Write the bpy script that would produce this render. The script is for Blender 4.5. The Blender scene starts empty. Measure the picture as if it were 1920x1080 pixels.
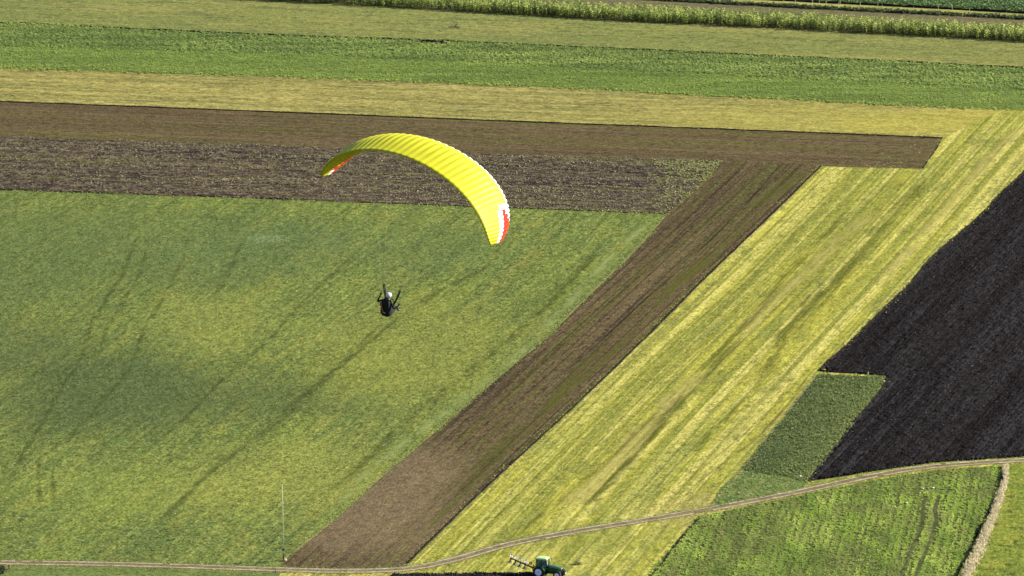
import bpy, bmesh, math, random
import numpy as np
from mathutils import Vector, Matrix, Euler
from mathutils.geometry import tessellate_polygon

R = math.radians
random.seed(7)
rng = np.random.default_rng(11)
scene = bpy.context.scene
COL = scene.collection

# ------------------------------------------------------------------ camera
DIP = R(13.5); H = 241.0; CY = -1000.0; F = 10667.0
cam_data = bpy.data.cameras.new("camera")
cam = bpy.data.objects.new("camera", cam_data); COL.objects.link(cam)
cam.location = (0, CY, H); cam.rotation_euler = (R(90) - DIP, 0, 0)
cam_data.sensor_width = 36; cam_data.lens = 36 * F / 1920
cam_data.clip_start = 1; cam_data.clip_end = 30000
scene.camera = cam

# ------------------------------------------------------------------ world, sun, exposure
SUN_EL = 25.0; SUN_AZ = 12.0        # azimuth: degrees behind the picture's right hand side
world = bpy.data.worlds.new("World"); scene.world = world; world.use_nodes = True
nt = world.node_tree; nt.nodes.clear()
sky = nt.nodes.new('ShaderNodeTexSky'); sky.sky_type = 'NISHITA'; sky.sun_disc = False
sky.sun_elevation = R(SUN_EL); sky.sun_rotation = R(90 - SUN_AZ)
bg = nt.nodes.new('ShaderNodeBackground'); bg.inputs[1].default_value = 0.055
wo = nt.nodes.new('ShaderNodeOutputWorld')
nt.links.new(sky.outputs[0], bg.inputs[0]); nt.links.new(bg.outputs[0], wo.inputs[0])
sd = bpy.data.lights.new("sun", 'SUN'); sd.energy = 4.6; sd.angle = R(0.5); sd.color = (1.0, 0.93, 0.82)
sun = bpy.data.objects.new("sun", sd); COL.objects.link(sun)
sv = Vector((math.cos(R(SUN_EL)) * math.cos(R(SUN_AZ)), math.cos(R(SUN_EL)) * math.sin(R(SUN_AZ)), math.sin(R(SUN_EL))))
sun.rotation_euler = sv.to_track_quat('Z', 'Y').to_euler(); sun.location = sv * 400
scene.view_settings.view_transform = 'Standard'; scene.view_settings.look = 'None'
scene.view_settings.exposure = 1.9; scene.view_settings.gamma = 1

# ------------------------------------------------------------------ helpers
def ray(px, py):
    return Vector(((px - 960) / F, math.cos(DIP) + (540 - py) / F * math.sin(DIP),
                   -math.sin(DIP) + (540 - py) / F * math.cos(DIP)))
def G(px, py, z=0.0):
    """point of the ground (height z) that the photograph shows at pixel px, py"""
    d = ray(px, py); t = (z - H) / d.z
    return (d.x * t, CY + d.y * t)
def GP(pts): return [G(*p) for p in pts]
def angle(p, q):
    a, b = G(*p), G(*q); return math.atan2(b[1] - a[1], b[0] - a[0])

def tag(o, label=None, cat=None, group=None, kind=None):
    if label: o['label'] = label
    if cat: o['category'] = cat
    if group: o['group'] = group
    if kind: o['kind'] = kind
    return o
def empty(name, loc=(0, 0, 0), rot=(0, 0, 0), **k):
    o = bpy.data.objects.new(name, None); COL.objects.link(o); o.location = loc; o.rotation_euler = rot
    o.empty_display_size = 0.3
    return tag(o, **k)
def copy_tree(o, parent=None):
    c = o.copy(); COL.objects.link(c); c.parent = parent
    for ch in list(o.children): copy_tree(ch, c)
    return c

# numpy value noise --------------------------------------------------------
def _hash(ix, iy, seed):
    h = (ix.astype(np.int64) * 374761393 + iy.astype(np.int64) * 668265263 + seed * 982451653) & 0xffffffff
    h = ((h ^ (h >> 13)) * 1274126177) & 0xffffffff
    return ((h ^ (h >> 16)) & 0xffff) / 65535.0
def vnoise(x, y, seed=0):
    x = np.asarray(x, float); y = np.asarray(y, float)
    ix = np.floor(x); iy = np.floor(y); fx = x - ix; fy = y - iy
    fx = fx * fx * (3 - 2 * fx); fy = fy * fy * (3 - 2 * fy)
    ix = ix.astype(np.int64); iy = iy.astype(np.int64)
    a = _hash(ix, iy, seed); b = _hash(ix + 1, iy, seed); c = _hash(ix, iy + 1, seed); d = _hash(ix + 1, iy + 1, seed)
    return (a * (1 - fx) + b * fx) * (1 - fy) + (c * (1 - fx) + d * fx) * fy
def fbm(x, y, seed=0, octv=3):
    s = 0; a = 1; t = 0
    for i in range(octv):
        s = s + a * vnoise(x * 2 ** i, y * 2 ** i, seed + i * 17); t += a; a *= .55
    return s / t

def inside(poly, x, y):
    n = len(poly); r = np.zeros(len(x), bool); j = n - 1
    for i in range(n):
        xi, yi = poly[i]; xj, yj = poly[j]
        if yi != yj:
            c = ((yi > y) != (yj > y)) & (x < (xj - xi) * (y - yi) / (yj - yi) + xi)
            r ^= c
        j = i
    return r

def mesh_np(name, verts, faces, mat, rnd=None, parent=None, smooth=False):
    """verts (n,3); faces (m,k) of one size k"""
    me = bpy.data.meshes.new(name); verts = np.asarray(verts, np.float32); faces = np.asarray(faces, np.int32)
    m, k = faces.shape
    me.vertices.add(len(verts)); me.vertices.foreach_set('co', verts.ravel())
    me.loops.add(m * k); me.loops.foreach_set('vertex_index', faces.ravel())
    me.polygons.add(m); me.polygons.foreach_set('loop_start', np.arange(0, m * k, k, dtype=np.int32))
    me.polygons.foreach_set('loop_total', np.full(m, k, np.int32))
    if smooth: me.polygons.foreach_set('use_smooth', np.ones(m, bool))
    me.update(calc_edges=True)
    if rnd is not None:
        at = me.attributes.new('rnd', 'FLOAT', 'FACE'); at.data.foreach_set('value', np.asarray(rnd, np.float32))
    me.materials.append(mat)
    o = bpy.data.objects.new(name, me); COL.objects.link(o); o.parent = parent
    return o

# materials ----------------------------------------------------------------
def new_mat(name):
    m = bpy.data.materials.new(name); m.use_nodes = True; t = m.node_tree; t.nodes.clear()
    return m, t
def ramp01(t, sock, lo, hi):
    n = t.nodes.new('ShaderNodeMapRange'); n.interpolation_type = 'SMOOTHSTEP'
    n.inputs['From Min'].default_value = lo; n.inputs['From Max'].default_value = hi
    t.links.new(sock, n.inputs['Value']); return n.outputs['Result']
def math_n(t, op, a, b):
    n = t.nodes.new('ShaderNodeMath'); n.operation = op
    for i, v in enumerate((a, b)):
        if isinstance(v, (int, float)): n.inputs[i].default_value = v
        else: t.links.new(v, n.inputs[i])
    return n.outputs[0]
def mixc(t, fac, a, b):
    n = t.nodes.new('ShaderNodeMix'); n.data_type = 'RGBA'
    if isinstance(fac, (int, float)): n.inputs[0].default_value = fac
    else: t.links.new(fac, n.inputs[0])
    for i, v in ((6, a), (7, b)):
        if isinstance(v, tuple): n.inputs[i].default_value = (*v[:3], 1)
        else: t.links.new(v, n.inputs[i])
    return n.outputs[2]
_seed = [0]
def noise(t, vec, along, across, detail=3, rough=.6, warp=0):
    _seed[0] += 1
    mp = t.nodes.new('ShaderNodeMapping'); mp.inputs['Scale'].default_value = (1 / along, 1 / across, 1)
    mp.inputs['Location'].default_value = (_seed[0] * 7.31 % 90, _seed[0] * 3.77 % 90, _seed[0] * 1.93)
    t.links.new(vec, mp.inputs['Vector'])
    n = t.nodes.new('ShaderNodeTexNoise'); n.inputs['Scale'].default_value = 1
    n.inputs['Detail'].default_value = detail; n.inputs['Roughness'].default_value = rough
    n.inputs['Distortion'].default_value = warp
    t.links.new(mp.outputs[0], n.inputs['Vector']); return n.outputs['Fac']
def row_vec(t, phi, bend=0.0, bend_len=60):
    tc = t.nodes.new('ShaderNodeTexCoord'); v = tc.outputs['Object']
    if bend:
        n = t.nodes.new('ShaderNodeTexNoise'); n.inputs['Scale'].default_value = 1 / bend_len; n.inputs['Detail'].default_value = 1
        t.links.new(v, n.inputs['Vector'])
        s = t.nodes.new('ShaderNodeVectorMath'); s.operation = 'MULTIPLY_ADD'
        t.links.new(n.outputs['Color'], s.inputs[0]); s.inputs[1].default_value = (bend, bend, 0); t.links.new(v, s.inputs[2])
        v = s.outputs[0]
    r = t.nodes.new('ShaderNodeVectorRotate'); r.rotation_type = 'Z_AXIS'; r.inputs['Angle'].default_value = -phi
    t.links.new(v, r.inputs['Vector']); return r.outputs[0]
KS = .56
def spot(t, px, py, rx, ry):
    """soft patch of another tone round a ground point, radii in metres, with a ragged outline"""
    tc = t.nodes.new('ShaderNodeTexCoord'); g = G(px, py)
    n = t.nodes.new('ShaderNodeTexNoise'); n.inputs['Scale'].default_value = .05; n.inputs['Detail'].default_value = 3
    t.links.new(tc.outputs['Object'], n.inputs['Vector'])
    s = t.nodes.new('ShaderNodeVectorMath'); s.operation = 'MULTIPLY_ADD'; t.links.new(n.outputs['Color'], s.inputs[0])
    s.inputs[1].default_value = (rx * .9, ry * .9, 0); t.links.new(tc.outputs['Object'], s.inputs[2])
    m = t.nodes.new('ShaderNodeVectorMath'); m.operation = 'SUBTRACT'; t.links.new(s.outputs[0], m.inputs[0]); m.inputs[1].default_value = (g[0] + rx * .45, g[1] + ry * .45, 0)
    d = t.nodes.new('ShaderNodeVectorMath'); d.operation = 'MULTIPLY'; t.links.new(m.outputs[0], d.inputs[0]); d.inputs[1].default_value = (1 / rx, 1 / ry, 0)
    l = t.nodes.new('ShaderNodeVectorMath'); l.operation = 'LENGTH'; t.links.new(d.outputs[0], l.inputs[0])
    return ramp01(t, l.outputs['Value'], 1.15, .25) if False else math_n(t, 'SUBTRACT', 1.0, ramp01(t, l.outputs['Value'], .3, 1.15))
def field_mat(name, base, layers, phi=0.0, bumps=(), rough=.95, bend=0.0, bend_len=60, spec=0.0, grain=.3, ks=None, spots=()):
    k_ = ks or KS; sc_ = lambda c: tuple((v * .93 + .07 * (.3 * c[0] + .6 * c[1] + .1 * c[2])) * k_ for v in c)
    base = sc_(base); layers = [(*L[:4], sc_(L[4]), *L[5:]) for L in layers]
    """layers: (along, across, lo, hi, colour, strength[, detail]) mixed one after another"""
    m, t = new_mat(name); vec = row_vec(t, phi, bend, bend_len)
    col = base
    for L in layers:
        al, ac, lo, hi, c, s = L[:6]; det = L[6] if len(L) > 6 else 3
        f = ramp01(t, noise(t, vec, al, ac, det), lo, hi)
        col = mixc(t, math_n(t, 'MULTIPLY', f, s), col, c)
    for px, py, rx, ry, c, s in spots:
        col = mixc(t, math_n(t, 'MULTIPLY', spot(t, px, py, rx, ry), s), col, sc_(c))
    for gl_, ga in ((.33, grain), (1.1, grain * .6)):
        q = t.nodes.new('ShaderNodeMapRange'); q.inputs['From Min'].default_value = .3; q.inputs['From Max'].default_value = .7
        q.inputs['To Min'].default_value = 1 - ga; q.inputs['To Max'].default_value = 1 + ga
        t.links.new(noise(t, vec, gl_ * 1.5, gl_, 2), q.inputs['Value'])
        v_ = t.nodes.new('ShaderNodeVectorMath'); v_.operation = 'SCALE'
        if isinstance(col, tuple): v_.inputs[0].default_value = col
        else: t.links.new(col, v_.inputs[0])
        t.links.new(q.outputs[0], v_.inputs['Scale']); col = v_.outputs[0]
    b = t.nodes.new('ShaderNodeBsdfPrincipled'); b.inputs['Roughness'].default_value = rough
    b.inputs['Specular IOR Level'].default_value = spec
    if isinstance(col, tuple): b.inputs['Base Color'].default_value = (*col, 1)
    else: t.links.new(col, b.inputs['Base Color'])
    nrm = None
    for al, ac, dist in bumps:
        bn = t.nodes.new('ShaderNodeBump'); bn.inputs['Distance'].default_value = dist; bn.inputs['Strength'].default_value = 1
        t.links.new(noise(t, vec, al, ac, 2, .6), bn.inputs['Height'])
        if nrm: t.links.new(nrm, bn.inputs['Normal'])
        nrm = bn.outputs[0]
    if nrm: t.links.new(nrm, b.inputs['Normal'])
    o = t.nodes.new('ShaderNodeOutputMaterial'); t.links.new(b.outputs[0], o.inputs[0]); return m
def leaf_mat(name, c0, c1, c2, trans=.35, spec=.2, patch=None):
    m, t = new_mat(name)
    a = t.nodes.new('ShaderNodeAttribute'); a.attribute_name = 'rnd'
    r = t.nodes.new('ShaderNodeValToRGB'); e = r.color_ramp.elements
    e[0].position = 0; e[0].color = (*c0, 1); e[1].position = 1; e[1].color = (*c2, 1)
    k = e.new(.5); k.color = (*c1, 1)
    t.links.new(a.outputs['Fac'], r.inputs[0]); col = r.outputs[0]
    if patch:
        vec = row_vec(t, patch[0]); f = ramp01(t, noise(t, vec, patch[1], patch[2], 2), .42, .62)
        col = mixc(t, math_n(t, 'MULTIPLY', f, patch[4]), col, patch[3])
    b = t.nodes.new('ShaderNodeBsdfPrincipled'); b.inputs['Roughness'].default_value = .55
    b.inputs['Specular IOR Level'].default_value = spec; t.links.new(col, b.inputs['Base Color'])
    o = t.nodes.new('ShaderNodeOutputMaterial')
    if trans:
        tr = t.nodes.new('ShaderNodeBsdfTranslucent'); t.links.new(col, tr.inputs[0])
        mx = t.nodes.new('ShaderNodeMixShader'); mx.inputs[0].default_value = trans
        t.links.new(b.outputs[0], mx.inputs[1]); t.links.new(tr.outputs[0], mx.inputs[2]); t.links.new(mx.outputs[0], o.inputs[0])
    else: t.links.new(b.outputs[0], o.inputs[0])
    return m
def paint(name, c, rough=.5, metal=0, spec=.5, dirt=None, ds=1.5, coat=0):
    m, t = new_mat(name); b = t.nodes.new('ShaderNodeBsdfPrincipled')
    tc = t.nodes.new('ShaderNodeTexCoord')
    n = t.nodes.new('ShaderNodeTexNoise'); n.inputs['Scale'].default_value = ds; n.inputs['Detail'].default_value = 4
    t.links.new(tc.outputs['Object'], n.inputs['Vector'])
    d = dirt or tuple(x * .72 for x in c)
    col = mixc(t, ramp01(t, n.outputs['Fac'], .45, .72), c, d); t.links.new(col, b.inputs['Base Color'])
    b.inputs['Roughness'].default_value = rough; b.inputs['Metallic'].default_value = metal
    b.inputs['Specular IOR Level'].default_value = spec; b.inputs['Coat Weight'].default_value = coat
    o = t.nodes.new('ShaderNodeOutputMaterial'); t.links.new(b.outputs[0], o.inputs[0]); return m

# flat sheets --------------------------------------------------------------
def sheet(name, px_pts, z, mat, label, cat='field', jag=.12, kind='structure', step=1.5, seed=0, ground_pts=None):
    g = ground_pts or GP(px_pts); out = []
    n = len(g)
    for i in range(n):
        a = g[i]; b = g[(i + 1) % n]; L = math.dist(a, b); k = max(1, min(160, int(L / step)))
        tx, ty = (b[0] - a[0]) / L, (b[1] - a[1]) / L
        for j in range(k):
            s = j / k; x = a[0] + (b[0] - a[0]) * s; y = a[1] + (b[1] - a[1]) * s
            w = float(fbm(np.array([x * .45 + y * .3]), np.array([y * .45 + 5 + seed]), seed, 3)[0] - .5) * 2 * jag
            out.append((x - ty * w, y + tx * w))
    tris = tessellate_polygon([[Vector((x, y, 0)) for x, y in out]])
    me = bpy.data.meshes.new(name); me.from_pydata([(x, y, z) for x, y in out], [], [tuple(t_) for t_ in tris]); me.update()
    bm = bmesh.new(); bm.from_mesh(me); bmesh.ops.recalc_face_normals(bm, faces=bm.faces)
    if bm.faces and sum(f.normal.z for f in bm.faces) < 0: bmesh.ops.reverse_faces(bm, faces=bm.faces)
    bm.to_mesh(me); bm.free(); me.materials.append(mat)
    o = bpy.data.objects.new(name, me); COL.objects.link(o); tag(o, label, cat, kind=kind); return o
def ribbon_pts(px_line, width, off=0.0, wob=.25, seed=0, step=1.0):
    """left / right ground points of a band of width metres along a pixel polyline (Catmull-Rom smoothed)"""
    g = [np.array(G(*p)) for p in px_line]; P = [2 * g[0] - g[1]] + g + [2 * g[-1] - g[-2]]; pts = []
    for i in range(1, len(P) - 2):
        k = max(2, int(np.linalg.norm(P[i + 1] - P[i]) / step))
        for j in range(k):
            t = j / k
            pts.append(.5 * ((2 * P[i]) + (-P[i - 1] + P[i + 1]) * t + (2 * P[i - 1] - 5 * P[i] + 4 * P[i + 1] - P[i + 2]) * t * t
                             + (-P[i - 1] + 3 * P[i] - 3 * P[i + 1] + P[i + 2]) * t ** 3))
    pts.append(g[-1]); pts = np.array(pts)
    d = np.gradient(pts, axis=0); d /= np.linalg.norm(d, axis=1)[:, None] + 1e-9
    nrm = np.stack([-d[:, 1], d[:, 0]], 1); s = np.arange(len(pts)) * step
    w = width * (1 + wob * 2 * (fbm(s * .35, s * 0 + seed, seed) - .5)); o = off + wob * width * .8 * (fbm(s * .12, s * 0 + 9 + seed, seed + 3) - .5)
    return pts, nrm, w, o
def ribbon(name, px_line, width, z, mat, label, cat, off=0.0, wob=.25, seed=0, profile=None, kind='structure', gaps=0.0, taper=(1, 1)):
    """profile: list of (position across 0..1, height)"""
    pts, nrm, w, o = ribbon_pts(px_line, width, off, wob, seed); n = len(pts); w = w * np.interp(np.linspace(0, 1, n), [0, .5, 1], [taper[0], 1, taper[1]])
    profile = profile or [(0, 0), (1, 0)]; k = len(profile); V = []
    s = np.arange(n)
    hmul = .55 + .9 * fbm(s * .6, s * 0 + 31 + seed, seed + 5)
    for a, h in profile:
        c = pts + nrm * (o + (a - .5) * w)[:, None]
        V.append(np.concatenate([c, (z + h * hmul)[:, None]], 1))
    V = np.stack(V, 1).reshape(-1, 3); Fs = []
    keep = fbm(s * .25, s * 0 + 77 + seed, seed + 8) > gaps
    for i in range(n - 1):
        if gaps and not keep[i]: continue
        for j in range(k - 1):
            a = i * k + j; Fs.append((a, a + k, a + k + 1, a + 1))
    Fs = np.array(Fs)[:, ::-1]
    ob = mesh_np(name, V, Fs, mat); return tag(ob, label, cat, kind=kind)

# scatters -----------------------------------------------------------------
def tpl_tuft(n=5, w=.5, seed=0, lean=.5):
    r = np.random.default_rng(seed); V = []; Fc = []
    for i in range(n):
        a = r.uniform(0, 6.28); d = r.uniform(.0, .5) * w; cx, cy = math.cos(a) * d, math.sin(a) * d
        b = r.uniform(0, 3.14); q = r.uniform(.08, .2); h = r.uniform(.5, 1)
        l = r.uniform(0, lean); la = r.uniform(0, 6.28); k = len(V)
        V += [(cx - math.cos(b) * q, cy - math.sin(b) * q, 0), (cx + math.cos(b) * q, cy + math.sin(b) * q, 0), (cx + math.cos(la) * l, cy + math.sin(la) * l, h)]
        Fc.append((k, k + 1, k + 2))
    return np.array(V), np.array(Fc)
def tpl_leafy(n=7, seed=0):
    r = np.random.default_rng(seed); V = []; Fc = []
    for i in range(n):
        a = i / n * 6.28 + r.uniform(-.4, .4); L = r.uniform(.6, 1); h = r.uniform(.45, 1); q = r.uniform(.16, .3)
        c, s = math.cos(a), math.sin(a); k = len(V)
        V += [(c * .05, s * .05, 0), (c * L * .5 - s * q, s * L * .5 + c * q, h * .85), (c * L * .5 + s * q, s * L * .5 - c * q, h * .85), (c * L, s * L, h * r.uniform(.5, 1.05))]
        Fc += [(k, k + 2, k + 1), (k + 1, k + 2, k + 3)]
    return np.array(V), np.array(Fc)
def tpl_corn(seed=0):
    r = np.random.default_rng(seed); V = []; Fc = []
    for i in range(2):
        a = i * 1.57 + r.uniform(-.3, .3); q = .035; k = len(V)
        V += [(-math.cos(a) * q, -math.sin(a) * q, 0), (math.cos(a) * q, math.sin(a) * q, 0), (0, 0, 2.2)]; Fc.append((k, k + 1, k + 2))
    for i in range(7):
        z = .35 + i * .27; a = i * 3.14 + r.uniform(-.7, .7); L = r.uniform(.5, .9); q = r.uniform(.11, .19); c, s = math.cos(a), math.sin(a); k = len(V)
        V += [(-s * q * .6, c * q * .6, z), (s * q * .6, -c * q * .6, z), (c * L * .5 + s * q, s * L * .5 - c * q, z + .22), (c * L * .5 - s * q, s * L * .5 + c * q, z + .22), (c * L, s * L, z + r.uniform(-.15, .1))]
        Fc += [(k, k + 1, k + 2), (k, k + 2, k + 3), (k + 3, k + 2, k + 4)]
    for i in range(4):
        a = r.uniform(0, 6.28); k = len(V); V += [(-.02, 0, 2.1), (.02, 0, 2.1), (math.cos(a) * .15, math.sin(a) * .15, 2.45)]; Fc.append((k, k + 1, k + 2))
    return np.array(V), np.array(Fc)
def tpl_clod(seed=0):
    r = np.random.default_rng(seed)
    V = np.array([(1, 0, .2), (0, 1, .2), (-1, 0, .2), (0, -1, .2), (0, 0, 1), (0, 0, -.3)]) * r.uniform(.6, 1.1, (6, 3)) + r.uniform(-.2, .2, (6, 3))
    Fc = np.array([(0, 1, 4), (1, 2, 4), (2, 3, 4), (3, 0, 4), (1, 0, 5), (2, 1, 5), (3, 2, 5), (0, 3, 5)]); return V, Fc
def tpl_straw(seed=0):
    r = np.random.default_rng(seed); V = []; Fc = []
    for i in range(5):
        a = r.uniform(0, 3.14); L = r.uniform(.4, 1); q = .09; x, y = r.uniform(-.5, .5, 2); z = r.uniform(.1, .8); c, s = math.cos(a), math.sin(a); k = len(V)
        V += [(x - c * L, y - s * L, z * .3), (x + c * L, y + s * L, z), (x - s * q, y + c * q, z * .6 + .12)]; Fc.append((k, k + 1, k + 2))
    return np.array(V), np.array(Fc)

def points(poly, density, dens_fn=None, seed=1):
    r = np.random.default_rng(seed); xs = [p[0] for p in poly]; ys = [p[1] for p in poly]
    A = (max(xs) - min(xs)) * (max(ys) - min(ys)); n = int(A * density)
    x = r.uniform(min(xs), max(xs), n); y = r.uniform(min(ys), max(ys), n); k = inside(poly, x, y); x, y = x[k], y[k]
    if dens_fn is not None:
        k = r.uniform(0, 1, len(x)) < dens_fn(x, y); x, y = x[k], y[k]
    return x, y
def view_crop(x, y, mx=140, my=60):
    """keep what stands inside the photographed area plus a margin"""
    d = y - CY; px = 960 + F * x / (d * math.cos(DIP) + H * math.sin(DIP))
    k = (px > -mx) & (px < 1920 + mx) & (y > G(960, 1080 + my)[1]) & (y < G(960, -my)[1]); return k
def row_snap(x, y, phi, spacing, jitter, seed=3):
    r = np.random.default_rng(seed); c, s = math.cos(phi), math.sin(phi); u = x * c + y * s; v = -x * s + y * c
    v = np.round(v / spacing) * spacing + r.normal(0, jitter, len(v)); return u * c - v * s, u * s + v * c
def scatter(name, x, y, tpls, size, hgt, mat, label, cat, z=0.03, seed=5, rnd_fn=None, rnd_spread=.5, size_fn=None, kind='stuff', parent=None):
    r = np.random.default_rng(seed); n = len(x); pick = r.integers(0, len(tpls), n); VV = []; FF = []; RR = []; base = 0
    ang = r.uniform(0, 6.283, n); sc = r.uniform(size[0], size[1], n); hh = r.uniform(hgt[0], hgt[1], n)
    if size_fn is not None: m = size_fn(x, y); sc = sc * m; hh = hh * m
    rn = r.uniform(0, 1, n) * rnd_spread + (1 - rnd_spread) * (rnd_fn(x, y) if rnd_fn is not None else .5)
    for i, (V, Fc) in enumerate(tpls):
        k = pick == i; m = k.sum()
        if not m: continue
        c, s = np.cos(ang[k])[:, None], np.sin(ang[k])[:, None]; q = sc[k][:, None]
        X = (V[None, :, 0] * c - V[None, :, 1] * s) * q + x[k][:, None]; Y = (V[None, :, 0] * s + V[None, :, 1] * c) * q + y[k][:, None]
        Z = V[None, :, 2] * hh[k][:, None] + z
        VV.append(np.stack([X, Y, Z], 2).reshape(-1, 3)); FF.append((Fc[None] + (np.arange(m) * len(V))[:, None, None]).reshape(-1, 3) + base)
        RR.append(np.clip(np.repeat(rn[k], len(Fc)) + r.normal(0, .12, m * len(Fc)), 0, 1)); base += m * len(V)
    o = mesh_np(name, np.concatenate(VV), np.concatenate(FF), mat, np.concatenate(RR), parent)
    return tag(o, label, cat, kind=kind) if parent is None else o

# ------------------------------------------------------------------ row directions
PHI_H = angle((0, 190), (1760, 258)); PHI_D = angle((765, 1055), (1540, 312)); PHI_L = angle((540, 1048), (1250, 402))
PHI_N = angle((1545, 688), (1900, 345)); PHI_P = angle((1589, 1056), (1620, 955)); PHI_K = angle((640, 860), (985, 530))
PHI_T = angle((950, 1022), (1330, 953))

# ------------------------------------------------------------------ field outlines in photograph pixels
L_CORN = [(-300, -40), (420, -3), (700, 11), (960, 27), (1200, 41), (1440, 52), (1680, 65), (1920, 78), (2250, 95)]
L_DARK1 = [(-300, 29), (0, 42), (480, 64), (800, 75), (960, 82), (1200, 93), (1440, 104), (1680, 115), (1920, 127), (2250, 143)]
L_GMID = [(-300, 75), (0, 87), (480, 99), (960, 120), (1440, 145), (1920, 168), (2250, 183)]
L_GLOW = [(-300, 120), (0, 127), (480, 142), (960, 160), (1200, 172), (1440, 184), (1700, 198), (1920, 206), (2250, 220)]
L_BTOP = [(-300, 180), (0, 190), (480, 208), (960, 227), (1440, 245), (1768, 258)]
L_BLOW = [(-300, 249), (0, 257), (480, 272), (880, 289), (1355, 301), (1540, 311), (1730, 317)]
L_JLOW = [(-300, 347), (0, 357), (480, 373), (880, 388), (1250, 402)]
E_LEFT = [(1250, 402), (1187, 474), (1110, 548), (1020, 637), (970, 677), (923, 717), (850, 780), (780, 840), (733, 879), (690, 917), (615, 985), (545, 1040)]
E_RIGHT = [(1540, 312), (1440, 410), (1340, 505), (1220, 625), (1080, 760), (1000, 833), (880, 945), (765, 1056)]
TRACK = [(-300, 1050), (0, 1055), (240, 1059), (515, 1068), (640, 1071), (760, 1067), (850, 1050), (950, 1022), (1060, 1000), (1200, 977), (1330, 955), (1500, 922), (1640, 892), (1750, 875), (1920, 863), (2250, 846)]
N_EDGE = [(2180, 110), (2050, 215), (1920, 325), (1880, 362), (1850, 395), (1800, 438), (1750, 482), (1700, 540), (1650, 588), (1600, 638), (1546, 688), (1552, 697), (1662, 705), (1655, 728), (1600, 795), (1560, 848), (1516, 903)]
N_POLY = N_EDGE + [(1640, 884), (1750, 868), (1920, 857), (2250, 842), (2350, 110)]

SOIL_D = (.028, .023, .023)
# meadow greens are albedos
m_ground = field_mat("rough_grass", (.17, .19, .055), [(60, 30, .4, .62, (.12, .16, .05), .6), (4, 4, .45, .65, (.24, .22, .08), .5), (.6, .6, .4, .6, (.09, .12, .035), .6)], bumps=((.5, .5, .12),))
m_olive = field_mat("olive_grass", (.195, .215, .052), [(90, 14, .42, .6, (.155, .185, .05), .75), (40, 5, .45, .65, (.29, .26, .075), .6), (12, 3, .52, .66, (.10, .13, .045), .75), (2, 1.2, .5, .66, (.08, .10, .035), .65, 4), (.6, .6, .5, .7, (.38, .36, .14), .5)], PHI_H, bumps=((.9, .6, .10), (.3, .3, .04)), grain=.4)
m_hay = field_mat("dry_olive_grass", (.27, .24, .06), [(120, 9, .42, .6, (.18, .18, .05), .75), (60, 3, .45, .6, (.36, .31, .085), .8), (18, 2.2, .52, .66, (.12, .125, .04), .8), (2, 1.2, .5, .66, (.10, .10, .035), .65, 4), (.6, .6, .5, .7, (.46, .42, .15), .5)], PHI_H, bumps=((.9, .5, .09), (.3, .3, .04)), grain=.4, spots=((1500, 225, 50, 22, (.36, .32, .06), .5), (1800, 235, 30, 26, (.38, .34, .05), .6)))
m_yellow = field_mat("mown_yellow_meadow", (.37, .355, .036), [(150, 7, .42, .56, (.20, .215, .028), .8), (200, 2.4, .48, .6, (.54, .49, .11), .85), (120, 4.5, .5, .62, (.22, .25, .034), .55), (220, 1.1, .5, .6, (.15, .165, .028), .6), (220, .7, .52, .62, (.52, .49, .07), .45), (260, .5, .53, .63, (.11, .13, .025), .4), (14, 5, .55, .66, (.15, .18, .035), .55), (3, 1.4, .55, .66, (.10, .12, .027), .5, 4), (.5, .5, .52, .68, (.58, .52, .16), .4)], PHI_D, bumps=((5, .7, .09), (.6, .4, .06)), bend=2.2, bend_len=140, grain=.36,
    spots=((1480, 900, 12, 30, (.16, .2, .04), .5), (1350, 960, 14, 14, (.36, .3, .1), .5), (1090, 1010, 14, 10, (.2, .22, .035), .5)))
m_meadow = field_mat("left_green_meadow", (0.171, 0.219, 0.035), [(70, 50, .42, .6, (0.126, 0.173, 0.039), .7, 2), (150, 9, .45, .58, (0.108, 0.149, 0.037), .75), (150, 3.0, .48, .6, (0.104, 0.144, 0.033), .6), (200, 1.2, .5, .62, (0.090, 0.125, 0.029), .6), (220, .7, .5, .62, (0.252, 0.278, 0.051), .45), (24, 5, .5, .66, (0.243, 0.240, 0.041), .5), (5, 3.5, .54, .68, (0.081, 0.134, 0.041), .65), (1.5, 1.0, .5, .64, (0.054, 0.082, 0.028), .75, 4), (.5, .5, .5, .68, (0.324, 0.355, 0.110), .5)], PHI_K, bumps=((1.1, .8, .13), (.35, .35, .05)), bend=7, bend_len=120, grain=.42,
    spots=((200, 725, 26, 42, (.075, .105, .038), .8), (470, 745, 24, 22, (.085, .115, .038), .65), (60, 470, 34, 60, (.10, .14, .045), .65), (480, 460, 28, 36, (.10, .145, .05), .6), (820, 470, 16, 26, (.10, .15, .045), .5), (20, 640, 14, 24, (.08, .11, .04), .6), (780, 660, 24, 50, (.25, .26, .045), .5), (400, 600, 14, 30, (.24, .26, .05), .5), (560, 900, 30, 28, (.27, .28, .05), .5), (240, 920, 24, 20, (.22, .27, .045), .4), (505, 447, 5, 4, (.22, .28, .13), .35)))  # darker and paler tone patches at set ground points
m_brown = field_mat("harrowed_soil", (0.114, 0.086, 0.041), [(80, 8, .42, .6, (0.083, 0.060, 0.033), .75), (80, 2.2, .52, .62, (0.106, 0.111, 0.022), .75), (40, 1.4, .5, .62, (0.156, 0.117, 0.059), .6), (1.4, .9, .5, .66, (0.042, 0.029, 0.018), .7, 4), (.5, .4, .52, .7, (0.248, 0.193, 0.101), .6)], PHI_H, bumps=((3, .45, .06), (.4, .3, .04)), grain=.38)
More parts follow.
